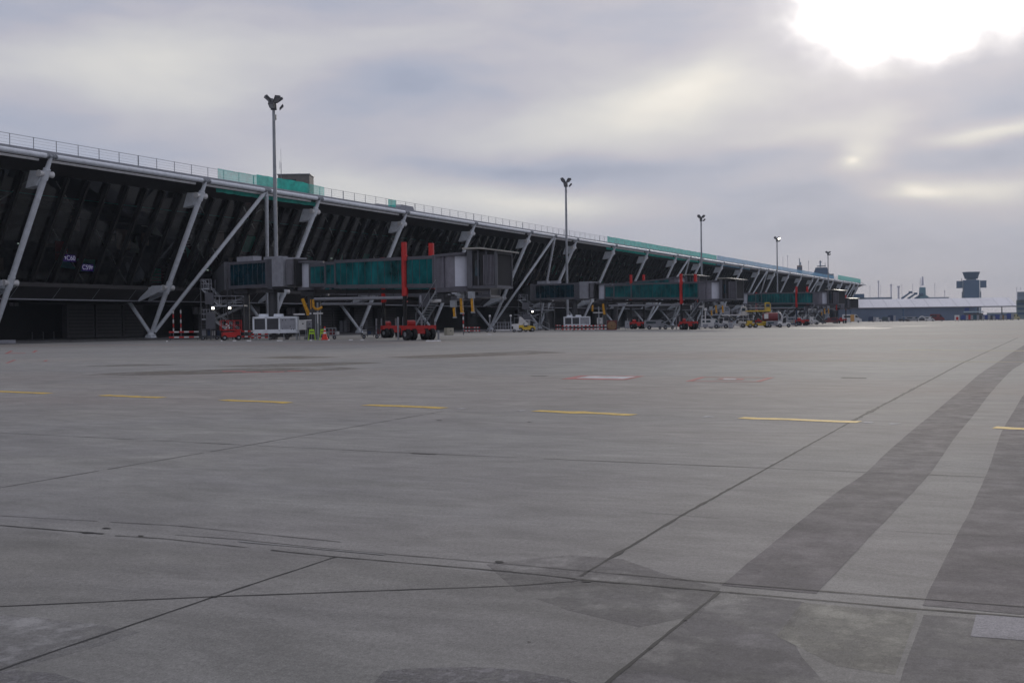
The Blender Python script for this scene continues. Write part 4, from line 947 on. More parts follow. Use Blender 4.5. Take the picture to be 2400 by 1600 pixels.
# red and white barriers
def barrier(px, d, L, label, grp='red and white plastic barriers', z=(.35, .95), n=6, hb=.17):
    t = frm(px, d, label, 'barrier', 'barrier', grp)
    for zz in z:
        o = MB(); o.box((0, 0, zz), (L, .07, hb)); k = o.build('board', white2, t); o = MB()
        for i in range(0, n, 2): o.box((-L / 2 + (i + .5) * L / n, 0, zz), (L / n + (.006 if i == 0 else 0), .078, hb + .006))
        o.build('red_stripe', red, k)
    o = MB()
    for x in (-L * .46, L * .46): o.box((x, .06, z[-1] / 2), (.07, .06, z[-1] + .1)); o.box((x, .06, .03), (.10, .6, .06))
    o.build('foot', dsteel, t)
barrier(431, 131, 3.3, 'red and white barrier at the foot of the first white column')
barrier(588, 128, 2.1, 'red and white barrier between the scissor lift and the chiller')
barrier(612, 127, 2.2, 'red and white barrier standing behind the legs of the nearest chiller', z=(.25, .6))
for px, lb in ((1096, 'left one of two low dark barriers with red and white squares'), (1116, 'right one of two low dark barriers with red and white squares')):
    barrier(px, 182, 1.25, lb, n=5, z=(.35, .85), hb=.14)
barrier(1308, 205, .9, 'short red and white barrier left of the second chiller', n=4)
for px, lb in ((1330, 'red and white barrier in front of the left fan grille of the second chiller'), (1357, 'red and white barrier in front of the right fan grille of the second chiller'), (1384, 'red and white barrier right of the second chiller'), (1408, 'red and white barrier below the pale cabinet by the second rotunda')):
    barrier(px, 196, 1.95, lb, n=6, z=(.3, .85), hb=.2)
# white rail cart with two lamp posts
t = frm(1182, 186, 'white railed cart with two ball topped posts beside the yellow tractor', 'railed_cart', 'cart')
o = MB(); o.box((.3, 0, .36), (4.6, 1.5, .22)); o.box((1.9, 0, .8), (.9, 1.5, .9)); o.build('deck', white2, t)
o = MB()
for x in [-2.0 + i * .45 for i in range(8)]: o.box((x, -.75, 1.05), (.07, .06, 1.2)); o.box((x, .75, 1.05), (.07, .06, 1.2))
for z in (.95, 1.6):
    for y in (-.75, .75): o.box((-.4, y, z), (3.6, .06, .07))
o.build('side_rail', lgrey, t)
for x in (-2.35, 1.05):
    o = MB(); o.tube((x, -.8, .1), (x, -.8, 2.6), .09, n=10); k = o.build('post', lgrey, t); o = MB(); o.tube((x, -.8, 2.55), (x, -.8, 2.85), .2, .16, 12); o.build('post_head', white2, k, smooth=True)
wheels(t, (-1.6, 1.6), (-.65, .65), .26, .2)
t = frm(1120, 190, 'low flat trailer in front of the white railed cart', 'flat_trailer', 'trailer')
o = MB(); o.box((0, 0, .38), (4.6, 1.3, .16)); o.build('deck', grey, t); wheels(t, (-1.5, 1.5), (-.55, .55), .22, .18)
def tractor(px, d, m, label, yaw=0, s=1.0):
    t = frm(px, d, label, 'baggage_tractor', 'tractor', yaw=yaw)
    o = MB(); o.prism([(-1.5 * s, .35), (1.5 * s, .35), (1.5 * s, .85), (.5 * s, 1.05), (.35 * s, .80), (-.4 * s, .80), (-.5 * s, 1.15), (-1.5 * s, 1.1)], (1, 0, 0), (0, 0, 1), (0, -.65, 0), (0, 1.3, 0)); o.build('body', m, t)
    o = MB()
    for x in (-.45, .55):
        for y in (-.55, .55): o.box((x * s, y, 1.4), (.06, .06, 1.0))
    o.box((.05 * s, 0, 1.93), (1.25 * s, 1.3, .08)); o.build('cab_frame', white2, t)
    o = MB(); o.box((-.15 * s, 0, 1.0), (.4, .5, .12)); o.box((-.32 * s, 0, 1.25), (.10, .5, .5)); o.build('seat', black, t)
    wheels(t, (-1.0 * s, 1.0 * s), (-.6, .6), .36, .24); return t
tractor(1232, 188, yellow, 'yellow tow tractor right of the white railed cart', yaw=12)
t = frm(1218, 192, 'white mobile belt stair behind the yellow tractor', 'mobile_stair', 'mobile stair')
o = MB(); o.prism([(-1.4, .9), (.6, .9), (1.6, 1.2), (.3, 2.5), (0, 2.6), (-.2, 1.4), (-1.4, 1.3)], (1, 0, 0), (0, 0, 1), (0, -.5, 0), (0, 1.0, 0)); o.build('body', white2, t)
o = MB(); o.box((-.5, -.5, 2.3), (.9, .06, .06)); o.box((-.9, -.5, 1.9), (.06, .06, 1.0)); o.box((-.1, -.5, 2.3), (.06, .06, 1.1)); o.box((-.5, -.5, 2.85), (.9, .06, .06)); o.build('guard_rail', lgrey, t); wheels(t, (-1.0, 1.0), (-.45, .45), .3, .2)
# cable reel
t = frm(1434, 205, 'wooden cable reel standing on edge right of the barriers', 'cable_reel', 'cable reel')
o = MB()
for y in (-.45, .45): cyl(o, 0, y, .80, .80, .07, 28)
o.build('flange', wood, t, smooth=True)
o = MB(); cyl(o, 0, 0, .80, .5, .85, 20); o.build('core', dsteel, t, smooth=True)
o = MB(); cyl(o, 0, -.49, .8, .10, .05, 12); o.build('hub', black, t); o = MB(); o.box((0, 0, .06), (1.7, 1.1, .12)); o.box((0, .5, .9), (1.8, .06, 1.7)); o.build('crate', rustp, t)
# generic loaders and vans
def loader(px, d, m, label, yaw=0, hp=3.1, L=4.6):
    t = frm(px, d, label, 'cargo_loader', 'cargo loader', yaw=yaw)
    o = MB(); o.box((0, 0, .62), (L, 2.2, .45)); o.box((-L * .36, -.3, 1.0), (L * .2, 1.5, .7)); o.box((L * .30, 0, .95), (L * .28, 2.2, .5)); o.build('chassis', m, t)
    o = MB()
    for y in (-.8, .8):
        for s_ in (-1, 1): o.beam((-1.4 * s_, y, .95), (1.4 * s_, y, hp - .3), .14, -.1, .1)
    o.build('scissor_arm', dsteel, t)
    o = MB(); o.box((0, 0, hp - .12), (L, 2.3, .24)); k = o.build('platform', m, t); o = MB()
    for x in [-L / 2 + i * L / 5 for i in range(6)]:
        for y in (-1.12, 1.12): o.box((x, y, hp + .5), (.06, .06, 1.0))
    for z in (.55, 1.0):
        for y in (-1.12, 1.12): o.box((0, y, hp + z), (L, .05, .05))
    o.build('guard_rail', lgrey, k)
    o = MB(); o.prism([(-.55, 0), (.55, 0), (.55, 1.1), (.3, 1.5), (-.55, 1.5)], (1, 0, 0), (0, 0, 1), (L * .38, -1.1, hp), (0, .9, 0)); k = o.build('cab', m, t); o = MB(); o.box((L * .38, -1.11, hp + .95), (.7, .03, .6)); o.build('window', navyg, k)
    wheels(t, (-L * .34, -L * .12, L * .34), (-.95, .95), .42, .3); return t
loader(1683, 226, lgrey, 'grey white high loader parked left of the two other loaders', 4, 2.7, 4.4)
loader(1722, 222, white2, 'white high loader in the middle of the loader group', -3, 2.6, 4.8)
loader(1777, 218, yellow, 'yellow high loader with raised platform right of the white ones', 5, 3.3, 4.6)
def van(px, d, m, label, L=5.6, H=2.4, yaw=0, name='parked_van', cat='van', stripe=None, glassm=navyg, flip=1):
    t = frm(px, d, label, name, cat, yaw=yaw); x = lambda a: a * L * flip; W_ = 1.9
    prof = [(x(-.5), .35), (x(.5), .35), (x(.5), H * .36), (x(.46), H * .46), (x(.36), H * .55), (x(.24), H * .93), (x(.18), H), (x(-.47), H), (x(-.5), H * .93)]
    o = MB(); o.prism(prof, (1, 0, 0), (0, 0, 1), (0, -W_ / 2, 0), (0, W_, 0)); o.build('body', m, t)
    for s_ in (-1, 1):
        o = MB(); o.prism([(x(.17), H * .60), (x(.33), H * .60), (x(.235), H * .88), (x(.17), H * .88)], (1, 0, 0), (0, 0, 1), (0, s_ * (W_ / 2 + .004), 0), (0, s_ * .01, 0)); o.build('window', glassm, t)
        o = MB(); o.prism([(x(-.42), H * .62), (x(-.05), H * .62), (x(-.05), H * .84), (x(-.42), H * .84)], (1, 0, 0), (0, 0, 1), (0, s_ * (W_ / 2 + .004), 0), (0, s_ * .01, 0)); o.build('window', glassm, t)
        if stripe:
            o = MB(); o.box((x(.02), s_ * (W_ / 2 + .012), H * .55), (L * .20, .02, H * .82)); o.build('stripe', stripe, t)
    o = MB(); o.prism([(x(.365), H * .57), (x(.26), H * .90), (x(.25), H * .90), (x(.355), H * .57)], (1, 0, 0), (0, 0, 1), (x(.02), -W_ / 2 + .1, 0), (0, W_ - .2, 0)); o.build('windscreen', glassm, t)
    o = MB(); o.box((x(.497), .6, H * .33), (.05, .3, .16)); o.build('headlight', offlamp, t); o = MB(); o.box((x(.497), -.6, H * .33), (.05, .3, .16)); o.build('headlight', offlamp, t)
    wheels(t, (x(-.30), x(.32)), (-W_ / 2 + .1, W_ / 2 - .1), .36, .24); return t
ambm = mat('orange_stripe', (.60, .33, .10), .5)
van(1997, 425, white2, 'white van with an orange side band parked left of the cargo boxes', 7.0, 3.1, stripe=ambm, yaw=0)
van(1540, 205, lgrey, 'small grey van parked behind the second bridge wheels', 4.6, 1.7)
tractor(1838, 214, white2, 'white tow tractor right of the yellow loader', 0, .8)
van(1816, 216, lgrey, 'low pale grey truck between the yellow loader and the white tractor', 3.2, 1.25)
t = frm(1730, 206, 'white cargo box standing in front of the loaders', 'cargo_box', 'cargo box'); o = MB(); o.box((-1.3, 0, .62), (.85, .8, 1.0), 0, .06); o.build('body', white2, t); o = MB(); o.box((-1.3, -.41, .62), (.7, .03, .85)); o.build('door', lgrey, t); o = MB(); o.box((-1.3, 0, .06), (.8, .7, .12)); o.build('foot', black, t)
t = frm(1652, 205, 'tall white posted frame cart right of the second bridge wheels', 'frame_cart', 'cart')
o = MB(); o.tube((.1, 0, .3), (.1, 0, 3.4), .12, n=10); o.tube((.1, 0, 3.3), (.1, 0, 3.75), .28, .28, 14); o.box((-.6, 0, 1.3), (.08, .08, 2.2)); o.box((-.3, 0, 2.35), (.7, .08, .1)); o.build('post', white2, t)
o = MB(); o.box((-.5, 0, .35), (4.4, 1.2, .12)); o.box((.1, 0, .6), (.9, .6, .5)); o.build('deck', lgrey, t); wheels(t, (-2.0, 1.2), (-.5, .5), .2, .15)
t = frm(1808, 232, 'maroon tank trailer with white curved end behind the yellow loader', 'tank_trailer', 'tank trailer')
o = MB(); o.tube((-1.8, 0, 2.0), (1.3, 0, 2.0), .95, .95, 22); o.build('tank', rustp, t, smooth=True)
o = MB(); o.path([(1.3, -.2, 3.0), (1.9, -.2, 2.7), (2.1, -.2, 2.0), (2.1, -.2, 1.0)], .14, 10); o.box((-1.0, -.9, 2.2), (.8, .1, 1.0)); o.build('guard_pipe', white2, t); o = MB(); o.box((0, 0, .8), (4.0, 1.6, .4)); o.build('chassis', mgrey, t); wheels(t, (-1.2, 1.2), (-.7, .7), .42, .3)
t = frm(1846, 246, 'grey boarding stair on wheels left of the third red column', 'boarding_stair', 'boarding stair'); hz0 = MB
ladder((0, 0, 0), (-2.6, 0, .6), (1.4, 0, 3.6), 1.2, 14, t); o = MB(); o.box((0, 0, .5), (5.2, 1.8, .3)); o.box((1.9, 0, 2.0), (.12, 1.2, 3.2)); o.box((-2.4, 0, 1.5), (.8, 1.0, 2.6)); o.build('chassis', navy, t); wheels(t, (-1.8, 1.8), (-.8, .8), .36, .24)
t = frm(1490 + 70, 205, 'thin grey towed stair in front of the small grey van', 'towed_stair', 'towed stair'); ladder((0, 0, 0), (-1.6, -.8, .5), (2.8, -.8, 2.9), .8, 10, t); o = MB(); o.box((0, -.8, .4), (3.4, .9, .12)); o.build('chassis', steel, t); wheels(t, (-1.0, 1.2), (-1.2, -.4), .25, .16)
van(1900, 330, white2, 'small white truck right of the third red lift column', 4.4, 2.2)
van(1946, 380, rustp, 'dark red truck under the third cab', 5.0, 1.9, flip=-1)
loader(1915, 352, dsteel, 'dark belt loader behind the small white truck', 0, 3.4, 5.0)
for px, d, lb in ((406.5, 134, 'left striped marker pole beside the first white column'), (424, 133, 'right striped marker pole beside the first white column'), (1086, 150, 'white and red marker pole under the yellow hoses of the nearest cab')):
    t = frm(px, d, lb, 'marker_pole', 'marker pole', 'striped marker poles'); o = MB(); o.tube((0, 0, 0), (0, 0, 3.6), .055, n=10); o.build('pole', grey, t, smooth=True)
    for z_, c_ in ((1.0, white2), (1.5, red), (2.0, white2), (2.6, red), (3.1, white2)): o = MB(); o.tube((0, 0, z_), (0, 0, z_ + .38), .085, n=10); o.build('band', c_, t, smooth=True)
def rack(px, d, label, m=lgrey, w=2.6, h=1.9):
    t = frm(px, d, label, 'equipment_rack', 'rack'); o = MB()
    for x in (-w / 2, -w / 6, w / 6, w / 2):
        for y in (-.5, .5): o.box((x, y, h / 2 + .2), (.07, .07, h))
    for z_ in (.45, h * .6 + .2, h + .2):
        for y in (-.5, .5): o.box((0, y, z_), (w, .07, .07))
    o.build('frame', m, t); o = MB(); o.box((0, 0, .42), (w, 1.0, .1)); o.build('deck', steel, t)
    rq = random.Random(px)
    for i in range(4): o = MB(); ww = rq.uniform(.3, .6); hh_ = rq.uniform(.3, .9); o.box((-w / 2 + .4 + i * w * .25, rq.uniform(-.2, .2), .47 + hh_ / 2), (ww, .6, hh_), 0, .03); o.build('stowed_box', rq.choice((white2, navy, lgrey, beige, dsteel, rustp)), t)
    wheels(t, (-w * .35, w * .35), (-.42, .42), .2, .14)
rack(1702, 234, 'open rack of stowed boxes behind the white high loader'); rack(1748, 236, 'open rack of boxes between the white and yellow loaders', white2, 3.0, 2.6)
rack(1628, 214, 'open rack of boxes right of the second red lift column', steel, 2.4, 1.6); rack(1868, 300, 'open rack of boxes beside the third red lift column', lgrey, 3.2, 2.0)
rack(1893, 322, 'open rack behind the small white truck', white2, 3.4, 2.4); rack(492, 131, 'dark rack of boxes under the stair tower with two lamps', dsteel, 2.2, 1.6)
tractor(1690, 208, lgrey, 'light grey tow tractor before the grey white high loader', 0, .85); tractor(1905, 300, white2, 'white tow tractor right of the third bogie', 0, 1.1)
van(1668, 222, white2, 'white pickup left of the loader group', 4.2, 1.8); van(1865, 340, lgrey, 'pale van far behind the third red lift column', 5.0, 2.2)
cabinet(1470, 200, .8, 1.3, .3, lgrey, 'narrow pale cabinet left of the partly hidden red bogie'); cabinet(1015, 135, .7, .9, .9, lgrey, 'pale cabinet on posts behind the nearest red bogie'); cabinet(1255, 205, .8, 1.2, .2, steel, 'steel grey cabinet under the one lamp stair tower')
rack(868, 124, 'low dark rack left of the nearest red bogie', dsteel, 2.0, 1.1); rack(775, 122, 'small dark rack right of the traffic cone', steel, 1.1, 1.0)
# low white markers lying on the apron edge
for i, (px, d, w) in enumerate(((519, 118, .16), (549, 116, .35), (583, 115, .45), (655, 113, .55), (728, 112, .2), (770, 112, .2), (822, 111, .35), (848, 110, .3), (1010, 98, .9), (1028, 98, .35), (1147, 150, .5), (391, 119, .2))):
    h_, r_ = head(px); p = gr(px, d); o = MB(p); o.prism([(-.12, 0), (.12, 0), (.08, .10), (-.08, .10)], h_, (0, 0, 1), p - r_ * w / 2, r_ * w)
    k = o.build('ground_marker_block', white2); k.location = p
    tag(k, ['tiny white ground block in front of the scissor lift', 'white ground block right of the scissor lift front', 'white ground block between scissor lift and chiller', 'wide white ground block in front of the nearest chiller', 'tiny white ground block before the lime chock stands', 'tiny white ground block right of the traffic cone', 'white ground block left of the nearest red bogie', 'white ground block just left of the nearest bogie wheels', 'widest white ground block right of the nearest bogie', 'short white ground block beyond the widest one', 'lone white ground block before the railed cart', 'tiny white ground block before the first white column'][i], 'ground marker', 'small white blocks lying on the apron')
# kerb block far left
t = frm(12, 122, 'long pale concrete kerb block at the left edge of the apron', 'kerb_block', 'kerb block'); o = MB(); o.prism([(-1.4, 0), (1.0, 0), (1.0, .36), (-1.4, .36)], (1, 0, 0), (0, 0, 1), (0, -.3, 0), (0, .6, 0)); o.build('block', lgrey, t); o = MB(); o.box((-.5, -.31, .12), (1.6, .02, .04)); o.build('recess', mgrey, t)
for i, px in enumerate((49, 75, 101, 126)):
    h_, r_ = head(px); p = gr(px, 148); o = MB(p); o.tube(p, p + Vector((0, 0, 1.15)), .06, n=10); k = o.build('bollard', grey, None, smooth=True); k.location = p
    tag(k, ['first', 'second', 'third', 'fourth'][i] + ' thin grey bollard from the left edge, under the overhang', 'bollard', 'thin bollards under the building overhang')

# ------------------------------------------------------------------ far background
def farpt(px, d): p = gr(px, d); return p
# long white roofed tent hall across the end of the apron
A_, B_ = farpt(1962, 565), farpt(2383, 565); u = (B_ - A_); LL = u.length; rz = math.atan2(u.y, u.x); c = (A_ + B_) / 2
t = thing('tent_hall', c, 'very long hall with white membrane roof and blue grey walls closing the apron', 'hall', rz=rz)
o = MB(); o.prism([(0, 6.9), (8.2, 11.1), (8.4, 11.1), (16.4, 6.9), (16.4, 6.6), (0, 6.6)], (0, 1, 0), (0, 0, 1), (-LL / 2 + 4.5, 0, 0), (LL - 4.5, 0, 0)); o.build('roof', tentw, t)
o = MB()
for i in range(13):
    x = -LL / 2 + 4.5 + i * (LL - 4.5) / 12.3; o.add([(x, -.02, 6.93), (x + .16, -.02, 6.93), (x + .16, 8.2, 11.14), (x, 8.2, 11.14)], [(0, 1, 2, 3)])
o.build('roof_seam', mat('seam_grey', (.55, .55, .56), .7), t)
o = MB(); o.box((-LL * .11, 8.4, 3.3), (LL * .76, 15.6, 6.6)); k = o.build('wall', tentb, t)
o = MB(); o.box((LL * .225, .55, 5.3), (2.2, .08, 1.6)); o.build('wall_sign', bluep, k)
o = MB(); o.box((LL * .285, .4, 3.3), (.5, .5, 6.6)); o.box((LL * .49, 15, 3.3), (.4, .4, 6.6)); o.build('post', mgrey, t)
o = MB(); o.box((0, .05, 6.55), (LL, .2, .5)); o.build('eave_gutter', grey, t)
# control tower
h_, r_ = head(2277); p = gr(2277, 1100); t = thing('control_tower', p, 'airport control tower with flared glass cab behind the white hall', 'control tower', rz=math.atan2(r_.y, r_.x))
o = MB(); o.box((0, 0, 18.5), (14.6, 13, 37), 0, 1.2); o.build('shaft', towerm, t)
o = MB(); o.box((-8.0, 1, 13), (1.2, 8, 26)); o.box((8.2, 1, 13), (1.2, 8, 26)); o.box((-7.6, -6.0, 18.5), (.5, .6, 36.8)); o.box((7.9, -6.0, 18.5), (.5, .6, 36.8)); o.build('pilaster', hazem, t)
for x in (-10.6, 10.8):
    o = MB(); o.box((x, 0, 33.0), (5.4, 8, 6.2)); k = o.build('side_balcony', towerm, t); o = MB(); o.box((x, 0, 36.3), (5.8, 8.4, .35)); o.box((x, 0, 29.8), (5.8, 8.4, .35)); o.build('balcony_slab', hazem, k)
o = MB(); o.box((0, 0, 37.6), (9, 8, 1.6)); o.build('neck', hazem, t)
o = MB(); n = 16; vs = []
for rr_, z in ((5.9, 38.3), (7.9, 44.3)):
    for i in range(n): a_ = 2 * math.pi * (i + .5) / n; vs.append((rr_ * math.cos(a_), rr_ * math.sin(a_), z))
o.add(vs, [(i, (i + 1) % n, n + (i + 1) % n, n + i) for i in range(n)] + [tuple(range(n))[::-1], tuple(range(n, 2 * n))]); o.build('glass_cab', mat('tower_glass', (.04, .08, .14), .15), t)
o = MB(); o.tube((0, 0, 44.3), (0, 0, 45.0), 8.3, 8.1, 16); o.build('cab_roof', hazem, t)
o = MB(); o.box((-8.6, 0, 37.8), (.5, .5, 2.4)); o.build('camera_mast', dsteel, t)
# old tower block and radar block seen over the pier roof
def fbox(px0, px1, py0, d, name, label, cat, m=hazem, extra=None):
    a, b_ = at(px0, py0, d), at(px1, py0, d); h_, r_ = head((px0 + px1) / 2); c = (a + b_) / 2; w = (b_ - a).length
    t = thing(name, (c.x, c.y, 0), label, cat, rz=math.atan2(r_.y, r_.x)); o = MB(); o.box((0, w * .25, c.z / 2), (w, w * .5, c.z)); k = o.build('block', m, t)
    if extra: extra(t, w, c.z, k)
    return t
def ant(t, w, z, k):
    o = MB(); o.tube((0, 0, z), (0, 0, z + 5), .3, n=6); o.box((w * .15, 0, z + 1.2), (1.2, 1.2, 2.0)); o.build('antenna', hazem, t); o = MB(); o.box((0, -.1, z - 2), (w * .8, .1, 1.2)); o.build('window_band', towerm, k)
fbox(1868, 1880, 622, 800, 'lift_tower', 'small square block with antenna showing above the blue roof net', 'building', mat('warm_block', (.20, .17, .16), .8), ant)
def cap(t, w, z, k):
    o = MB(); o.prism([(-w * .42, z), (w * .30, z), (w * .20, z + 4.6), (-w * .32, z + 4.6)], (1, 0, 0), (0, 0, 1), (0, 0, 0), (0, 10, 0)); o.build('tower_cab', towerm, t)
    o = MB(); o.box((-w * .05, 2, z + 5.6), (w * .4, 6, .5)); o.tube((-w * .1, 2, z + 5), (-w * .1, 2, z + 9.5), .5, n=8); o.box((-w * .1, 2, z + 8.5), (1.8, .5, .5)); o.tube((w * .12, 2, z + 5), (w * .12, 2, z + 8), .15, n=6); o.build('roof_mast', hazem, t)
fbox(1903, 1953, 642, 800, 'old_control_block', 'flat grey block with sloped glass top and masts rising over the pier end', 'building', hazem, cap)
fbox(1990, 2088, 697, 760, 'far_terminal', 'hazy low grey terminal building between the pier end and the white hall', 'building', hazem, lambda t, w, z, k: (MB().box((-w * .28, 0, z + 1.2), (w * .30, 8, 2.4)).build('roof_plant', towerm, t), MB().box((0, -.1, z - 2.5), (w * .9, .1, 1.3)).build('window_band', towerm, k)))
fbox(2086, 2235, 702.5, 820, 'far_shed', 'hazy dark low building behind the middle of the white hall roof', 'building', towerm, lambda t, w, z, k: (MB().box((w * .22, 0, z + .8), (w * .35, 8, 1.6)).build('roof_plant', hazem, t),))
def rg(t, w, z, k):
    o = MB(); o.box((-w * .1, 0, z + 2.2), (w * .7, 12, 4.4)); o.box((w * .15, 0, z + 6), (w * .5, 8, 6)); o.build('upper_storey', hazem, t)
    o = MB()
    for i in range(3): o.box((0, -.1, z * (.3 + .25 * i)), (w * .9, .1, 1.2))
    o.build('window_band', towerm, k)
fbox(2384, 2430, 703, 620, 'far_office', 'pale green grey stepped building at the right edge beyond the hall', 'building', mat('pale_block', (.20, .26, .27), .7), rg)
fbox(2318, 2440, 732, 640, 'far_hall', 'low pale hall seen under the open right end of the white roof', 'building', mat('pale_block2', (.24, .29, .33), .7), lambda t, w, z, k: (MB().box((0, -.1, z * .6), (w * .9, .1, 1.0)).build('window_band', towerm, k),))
# far masts and parked aircraft tails / raised loader arms behind the hall
mm = mat('far_mast', (.62, .62, .70), .7)  # pale bluish colour carries the haze in front of distant masts
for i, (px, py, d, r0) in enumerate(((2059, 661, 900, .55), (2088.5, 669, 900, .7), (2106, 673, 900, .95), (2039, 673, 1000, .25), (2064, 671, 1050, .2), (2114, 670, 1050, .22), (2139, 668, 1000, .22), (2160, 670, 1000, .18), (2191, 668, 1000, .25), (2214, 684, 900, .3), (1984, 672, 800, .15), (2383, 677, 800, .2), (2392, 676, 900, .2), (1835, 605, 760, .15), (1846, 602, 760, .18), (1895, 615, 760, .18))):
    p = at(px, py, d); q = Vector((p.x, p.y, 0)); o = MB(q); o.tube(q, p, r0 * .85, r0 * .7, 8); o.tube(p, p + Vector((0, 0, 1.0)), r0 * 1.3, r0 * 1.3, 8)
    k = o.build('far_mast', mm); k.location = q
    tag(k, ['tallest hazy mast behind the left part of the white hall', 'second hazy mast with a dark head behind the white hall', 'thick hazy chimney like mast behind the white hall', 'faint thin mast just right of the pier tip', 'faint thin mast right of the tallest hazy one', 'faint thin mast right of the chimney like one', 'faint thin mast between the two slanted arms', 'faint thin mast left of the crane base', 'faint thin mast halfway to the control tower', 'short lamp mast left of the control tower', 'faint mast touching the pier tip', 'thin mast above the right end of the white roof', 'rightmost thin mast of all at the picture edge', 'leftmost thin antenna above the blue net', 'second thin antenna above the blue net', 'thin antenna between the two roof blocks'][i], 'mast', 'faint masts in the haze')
for i, (x0, y0, x1, y1) in enumerate(((2113, 700, 2134, 685), (2128, 700, 2146, 688), (2143, 701, 2160, 689))):
    p, q = at(x0, y0, 900), at(x1, y1, 900); b0_ = Vector((p.x, p.y, 0)); o = MB(b0_); o.tube(p, q, .8, .6, 8); o.tube(b0_, p, .6, n=8); o.box(q, (2.5, 2.5, 1.6)); k = o.build('lifting_arm', towerm); k.location = b0_
    tag(k, ['leftmost', 'middle', 'rightmost'][i] + ' of three slanted arms rising behind the white hall', 'lifting arm', 'slanted arms behind the hall')
p = gr(2163, 900); t = thing('crane_base', p, 'blue green pyramid shaped machine behind the white hall', 'crane'); _, r_ = head(2163); t.rotation_euler = (0, 0, math.atan2(r_.y, r_.x))
o = MB(); o.prism([(-5, 14), (9, 14), (5, 17.5), (2.4, 19.5), (2.2, 25.5), (-2.4, 25.5), (-2.8, 20), (-4, 17.5)], (1, 0, 0), (0, 0, 1), (0, 0, 0), (0, 4, 0)); o.box((0, 2, 7), (8, 4, 14)); o.build('machine_house', mat('crane_blue', (.14, .26, .32), .6), t)
o = MB(); o.tube((0, 2, 27), (0, 2, 34), .9, .6, 8); o.tube((-1.8, 2, 25), (-1.8, 2, 33), .2, n=6); o.build('mast', mm, t)
# carts and cargo boxes lined up before the hall
def cargo(px, d, w, h, m, label, cut=True):
    t = frm(px, d, label, 'cargo_container', 'cargo container', 'cargo containers on dollies before the white hall'); o = MB()
    o.prism([(-w / 2, .5), (w / 2, .5), (w / 2, h + .5), (-w / 2 + (.0 if not cut else .35), h + .5), (-w / 2, h * .75 + .5)], (1, 0, 0), (0, 0, 1), (0, -.75, 0), (0, 1.5, 0)); o.build('body', m, t)
    o = MB(); o.box((0, 0, .40), (w + .5, 1.7, .14)); o.build('dolly', dsteel, t); wheels(t, (-w * .35, w * .35), (-.6, .6), .2, .16)
    o = MB(); o.box((w / 2 + .55, 0, h / 2 + .4), (.9, 1.4, h * .95)); o.build('curtain', lgrey, t)
sq = [(2041, 1.9, 1.7, navy, 'navy cargo container right of the white van'), (2074, 2.2, 1.5, mat('green_grey', (.06, .09, .10), .6), 'green grey cargo container left of the dark cage'), (2087, 2.2, 2.2, navy, 'tall dark cargo container left of the gap in the row'),
      (2258, 1.8, 1.9, bluep, 'leftmost bright blue cargo container'), (2271, 1.2, 1.9, red, 'red cargo container between two blue ones'), (2283, 2.0, 1.9, mat('teal_box', (.03, .10, .14), .6), 'teal cargo container right of the red one'), (2297, 1.5, 1.6, dsteel, 'dark grey cargo container between teal and blue'),
      (2309, 2.0, 1.9, bluep, 'blue cargo container under the hall post'), (2323, 1.2, 1.5, dsteel, 'black cargo container right of the hall post'), (2337, 2.0, 1.9, bluep, 'blue cargo container in the middle of the right group'), (2349, 1.4, 1.7, mat('mustard', (.25, .16, .05), .6), 'brown yellow cargo container before the last blue one'), (2364, 2.0, 2.3, bluep, 'rightmost blue cargo container, the tallest of the blue ones')]
for px, w, h, m_, lb in sq: cargo(px, 470, w, h, m_, lb)
van(2380, 480, mat('cream_yellow', (.45, .42, .25), .5), 'cream and white minibus at the right end of the cargo row', 3.6, 2.6)
van(2055, 480, white2, 'low white cart between navy and green grey containers', 4.4, 1.9)
van(2197, 470, rustp, 'maroon truck standing before the middle of the hall', 5.6, 2.9)
van(2178, 468, white2, 'white low truck left of the maroon truck', 4.2, 1.9)
van(2140, 470, lgrey, 'long pale baggage truck left of the white arch tent', 5.5, 2.0)
tractor(2118, 470, dsteel, 'dark tractor beside the gap in the cargo row', 0, 1.3)
t = frm(2161, 466, 'small white arch shelter in the middle of the cargo row', 'arch_shelter', 'shelter'); o = MB()
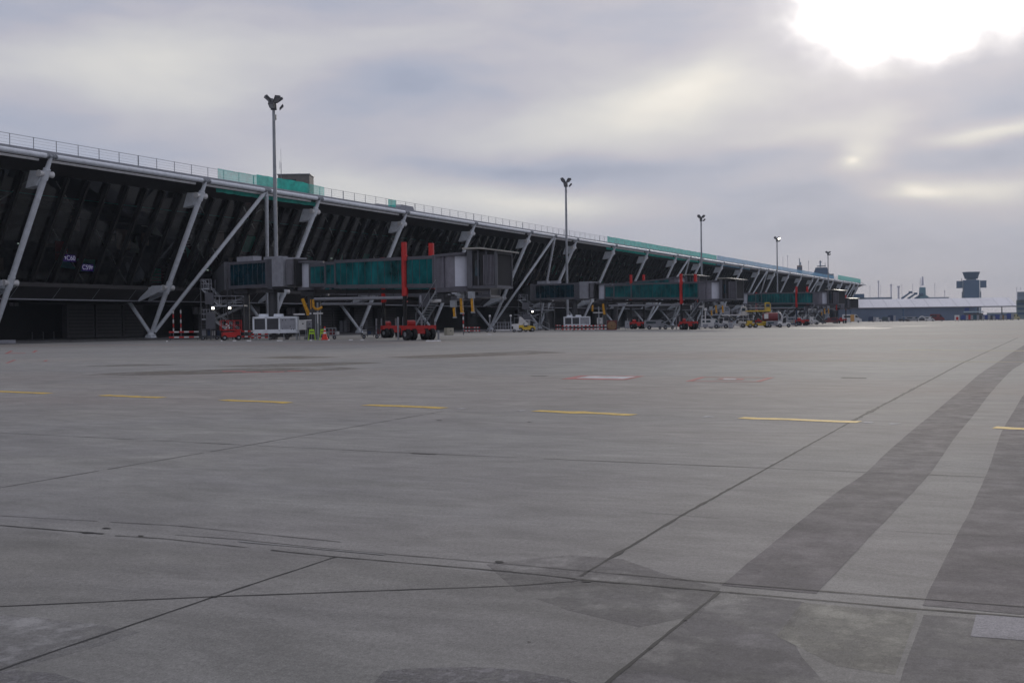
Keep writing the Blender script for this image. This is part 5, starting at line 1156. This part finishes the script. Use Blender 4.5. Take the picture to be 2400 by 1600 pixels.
pr = [(math.cos(a_) * 1.6, .2 + math.sin(a_) * 2.1) for a_ in [math.pi * i / 12 for i in range(13)]]; o.prism(pr + [(-1.35, .2), (-1.1, 1.3), (0, 1.9), (1.1, 1.3), (1.35, .2)], (1, 0, 0), (0, 0, 1), (0, -.6, 0), (0, 1.2, 0)); o.build('arch', white2, t); o = MB(); o.box((0, .2, .8), (2.0, .8, 1.2)); o.build('inner_box', mgrey, t)
t = frm(2243, 466, 'white and red striped cart left of the bright blue containers', 'striped_cart', 'cart'); o = MB(); o.box((0, 0, 1.3), (1.9, 1.2, 2.2)); o.build('body', white2, t); o = MB(); o.box((.1, -.62, 1.0), (.9, .03, 1.3)); o.build('panel', red, t); wheels(t, (-.6, .6), (-.5, .5), .25, .16)
t = frm(2282, 520, 'long pale blue canopy roof behind the right cargo containers', 'canopy', 'canopy'); o = MB(); o.box((0, 0, 3.9), (8.4, 3, .5)); o.build('roof', mat('pale_canopy', (.40, .50, .55), .6), t); o = MB(); [o.box((x, 0, 1.9), (.15, .15, 3.8)) for x in (-4, -1.3, 1.3, 4)]; o.box((0, 1, 2), (8, .1, 2.4)); o.build('post', grey, t)
for px, h in ((2044, 4.6), (2117.5, 5.0)):
    p = gr(px + (2 if px < 2100 else 0) - (52 if px < 2100 else 0), 470); o = MB(p); o.tube(p, p + Vector((0, 0, h)), .30, .26, 10); o.box(p + Vector((0, 0, h)), (.9, .9, .5)); k = o.build('marker_post', towerm); k.location = p
    tag(k, 'thick grey post standing behind the white van' if px < 2100 else 'thick grey post standing behind the dark tractor', 'post', 'grey posts before the hall')

# ------------------------------------------------------------------ air
hb = MB(); hb.box((700, 0, 65), (7400, 6400, 134))
hz_ = hb.build('haze', bpy.data.materials.new('haze')); hm = hz_.data.materials[0]; hm.use_nodes = True
n = hm.node_tree.nodes; n.remove(n['Principled BSDF']); pv_ = n.new('ShaderNodeVolumePrincipled'); pv_.inputs['Color'].default_value = (.76, .87, 1.0, 1); pv_.inputs['Density'].default_value = .00014
pv_.inputs['Anisotropy'].default_value = .0
hm.node_tree.links.new(pv_.outputs[0], n['Material Output'].inputs['Volume'])
tag(hz_, kind='stuff')
